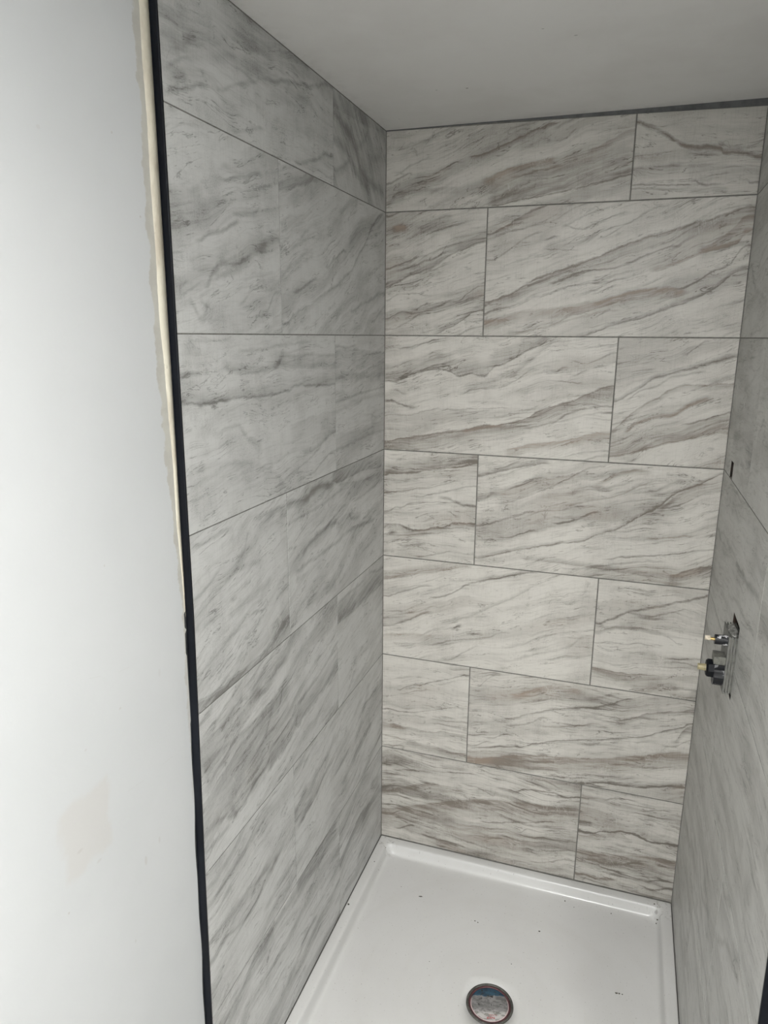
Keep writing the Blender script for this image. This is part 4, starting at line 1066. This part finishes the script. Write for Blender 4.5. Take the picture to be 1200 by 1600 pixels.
rg = lathe('drain_ring', [(.0565, DZ - .004), (.0565, DZ + .0012), (.0555, DZ + .0022), (.0520, DZ + .0022), (.0510, DZ + .0008), (.0510, DZ - .004)], M['ring'], dr, close=True); rg['label'] = 'dark grimy outer ring'
rg = lathe('inner_ring', [(.0508, DZ - .004), (.0508, DZ - .0002), (.0500, DZ + .0006), (.0470, DZ + .0004), (.0462, DZ - .001), (.0462, DZ - .004)], M['maroon'], dr, close=True); rg['label'] = 'maroon inner ring'
rg = lathe('sticker', [(.0460, DZ - .004), (.0460, DZ - .0014), (.0455, DZ - .0009), (.02, DZ - .0007)], sticker_mat(), dr); rg['label'] = 'dirty grey sticker with blue top and red print'

# crumbs of grout left lying in the pan
bm = bmesh.new(); rc = random.Random(5)
def pz(x, y):
    dx = min(x - PX0, PX1 - x, PY1 - y)
    for (d, z, r_), (d2, z2, r2) in zip(spec[2:], spec[3:]):
        if d <= dx < d2: return z + (z2 - z) * (dx - d) / (d2 - d)
    rr = math.hypot(x - DR[0], y - DR[1])
    return PANZ - .0322 - .008 * max(0, 1 - rr / .40)
for x, y, s, el in ((.176, -.174, .0016, 1), (.180, -.173, .002, 3.5), (.116, -.156, .0012, 1), (.345, -.207, .002, 1.2), (.354, -.210, .002, 1), (.518, -.186, .0026, 1.3), (.574, -.055, .002, 1),
                    (.700, -.060, .002, 1.2), (.720, -.316, .0026, 1.5), (.727, -.3155, .0022, 1.2), (.734, -.315, .002, 1), (.261, -.375, .0012, 1), (.462, -.312, .0013, 1), (.008, -.302, .003, 1),
                    (.812, -.020, .0024, 1), (.822, -.052, .003, 1.8), (.818, -.060, .0024, 1), (.030, -.045, .0018, 1), (.60, -.07, .0014, 1), (.02, -.12, .0018, 1)):
    r = bmesh.ops.create_icosphere(bm, subdivisions=1, radius=s)
    for v in r['verts']: v.co *= rc.uniform(.7, 1.15); v.co.x *= el; v.co.z *= .6
    bmesh.ops.rotate(bm, verts=r['verts'], matrix=Matrix.Rotation(rc.uniform(.1, .5), 3, 'Z'))
    bmesh.ops.translate(bm, verts=r['verts'], vec=(x, y, pz(x, y) + s * .5))
cr = link('crumbs', bm, mottled('grout_crumbs', (.07, .065, .055), (.12, .11, .09), 200, .9), kind='stuff')
cr['label'] = 'dark crumbs of grout scattered over the white shower pan'; cr['category'] = 'debris'

# ---------------------------------------------------------------- shower valve body in the opening of the right wall
VY0, VY1 = -.4745, -.3950            # near and far side
VZ0, VZ1 = -.6570, -.5410
vx = .8425                            # front face of the guard
vp = bpy.data.objects.new('shower_valve', None); COL.objects.link(vp); vp.location = (W, -.437, -.6)
vp['label'] = 'shower valve with two black cartridges in a grey ribbed guard on the right tiled wall'; vp['category'] = 'valve'
bpy.context.view_layer.update()
def vpart(name, bm, mat, parent=None, smooth=False, label=None):
    o = link(name, bm, mat, smooth=smooth); o.parent = parent or vp
    o.matrix_parent_inverse = vp.matrix_world.inverted() if parent is None else parent.matrix_world.inverted()
    if label: o['label'] = label
    bpy.context.view_layer.update()
    return o
bm = bmesh.new()
x = vx; k = 0
while x < W + .045:
    ins = 0.0 if k % 2 == 0 else .0025; th = .0022 if k % 2 == 0 else .0026
    box(bm, x, x + th, VY0 + ins, VY1 - ins, VZ0 + ins, VZ1 - ins, mi=k % 2)  # inset plates coloured darker, painting shade into the grooves between ribs
    x += th; k += 1
vpart('plaster_guard', bm, [M['guard'], M['bracket']], label='grey ribbed plastic guard')
# plaster lump on its top
bm = bmesh.new(); r = bmesh.ops.create_icosphere(bm, subdivisions=3, radius=1)
for v in r['verts']:
    v.co = Vector((v.co.x * .008 * rc.uniform(.85, 1.1), v.co.y * .033, v.co.z * .0045 * rc.uniform(.7, 1.2)))
bmesh.ops.translate(bm, verts=r['verts'], vec=(.8520, -.440, VZ1 + .0005))
vpart('plaster_smear', bm, mottled('wet_plaster', (.42, .42, .40), (.12, .12, .11), 90, .7), smooth=True)
UC = (-.457, -.5555); LC = (-.4485, -.627)
bm = bmesh.new(); cyl(bm, (vx + .004, UC[0], UC[1]), (-1, 0, 0), .0093, .0093, .0265, 32); cyl(bm, (vx + .004, UC[0], UC[1]), (-1, 0, 0), .0102, .0102, .011, 32)
uc = vpart('cartridge', bm, M['smear_white'], smooth=False, label='upper black cartridge smeared with white')
bm = bmesh.new(); cyl(bm, (vx - .0220, UC[0], UC[1]), (-1, 0, 0), .0029, .0029, .0090, 24)
vpart('stem', bm, M['brass'], uc, label='thin brass stem')
bm = bmesh.new(); cyl(bm, (vx - .0300, UC[0], UC[1] + .001), (-1, 0, 0), .0048, .0040, .0095, 40, flutes=10, depth=.0006)
vpart('splined_tip', bm, M['tip'], uc, label='pale splined tip')
bm = bmesh.new(); cyl(bm, (vx + .004, LC[0], LC[1]), (-1, 0, 0), .0235, .0235, .0215, 40, flutes=10, depth=.0010)
lc = vpart('cartridge', bm, M['smeared'], label='lower wide black cartridge smeared with plaster')
bm = bmesh.new(); cyl(bm, (vx - .0170, LC[0], LC[1] + .008), (-1, 0, 0), .0185, .0185, .0105, 8); cyl(bm, (vx - .0275, LC[0], LC[1] + .008), (-1, 0, 0), .0185, .0150, .0030, 8)
vpart('collar', bm, M['plastic'], lc, label='black faceted collar')
bm = bmesh.new(); cyl(bm, (vx - .0300, LC[0], LC[1] + .008), (-1, 0, 0), .0068, .0062, .0150, 32, flutes=8, depth=.0005)
vpart('splined_tip', bm, M['yellow_tip'], lc, label='dull yellow splined tip')
bm = bmesh.new(); box(bm, vx - .0205, vx + .004, LC[0] - .018, LC[0] + .014, LC[1] + .0240, LC[1] + .0400, bevel=.0012)
vpart('bracket', bm, M['bracket'], label='flat grey bracket above the lower cartridge')

# ---------------------------------------------------------------- ceiling downlight behind the camera and an added fill lamp
SINK = -.014
def downlight(x, y, r, power, color, label):
    e = bpy.data.objects.new('downlight', None); COL.objects.link(e); e.location = (x, y, CEIL); e['label'] = label; e['category'] = 'ceiling light'
    bpy.context.view_layer.update()
    bm = bmesh.new(); seg = 48; rings = []
    for rr, z in ((r, CEIL + .05), (r, CEIL - .003), (r + .003, CEIL - .005), (r + .038, CEIL - .004), (r + .040, CEIL - .0002), (r + .0005, CEIL - .0002), (r + .0005, CEIL + .05)):
        rings.append([bm.verts.new((x + rr * math.cos(2 * math.pi * i / seg), y + rr * math.sin(2 * math.pi * i / seg), z)) for i in range(seg)])
    for a, b in zip(rings, rings[1:] + rings[:1]):
        for i in range(seg): bm.faces.new((a[i], a[(i + 1) % seg], b[(i + 1) % seg], b[i]))
    o = link('trim_ring', bm, M['white_plastic'], smooth=True); o.parent = e; o.matrix_parent_inverse = e.matrix_world.inverted()
    bm = bmesh.new(); cyl(bm, (x, y, CEIL + SINK), (0, 0, 1), r - .0005, r - .0005, .004, 48)
    em, t, b = new_mat('lit_diffuser', (.8, .8, .8)); b.inputs['Emission Color'].default_value = (*color, 1)
    b.inputs['Emission Strength'].default_value = power / (math.pi * math.pi * r * r)
    o = link('diffuser', bm, em); o.parent = e; o.matrix_parent_inverse = e.matrix_world.inverted()
downlight(*LAMPS[0][:2], .085, LAMPS[0][2], (1.0, .99, .972), 'round flat ceiling light nearest the shower')
downlight(*LAMPS[1][:2], .085, LAMPS[1][2], (1.0, .99, .972), 'unseen fill light added at the far end of the room')
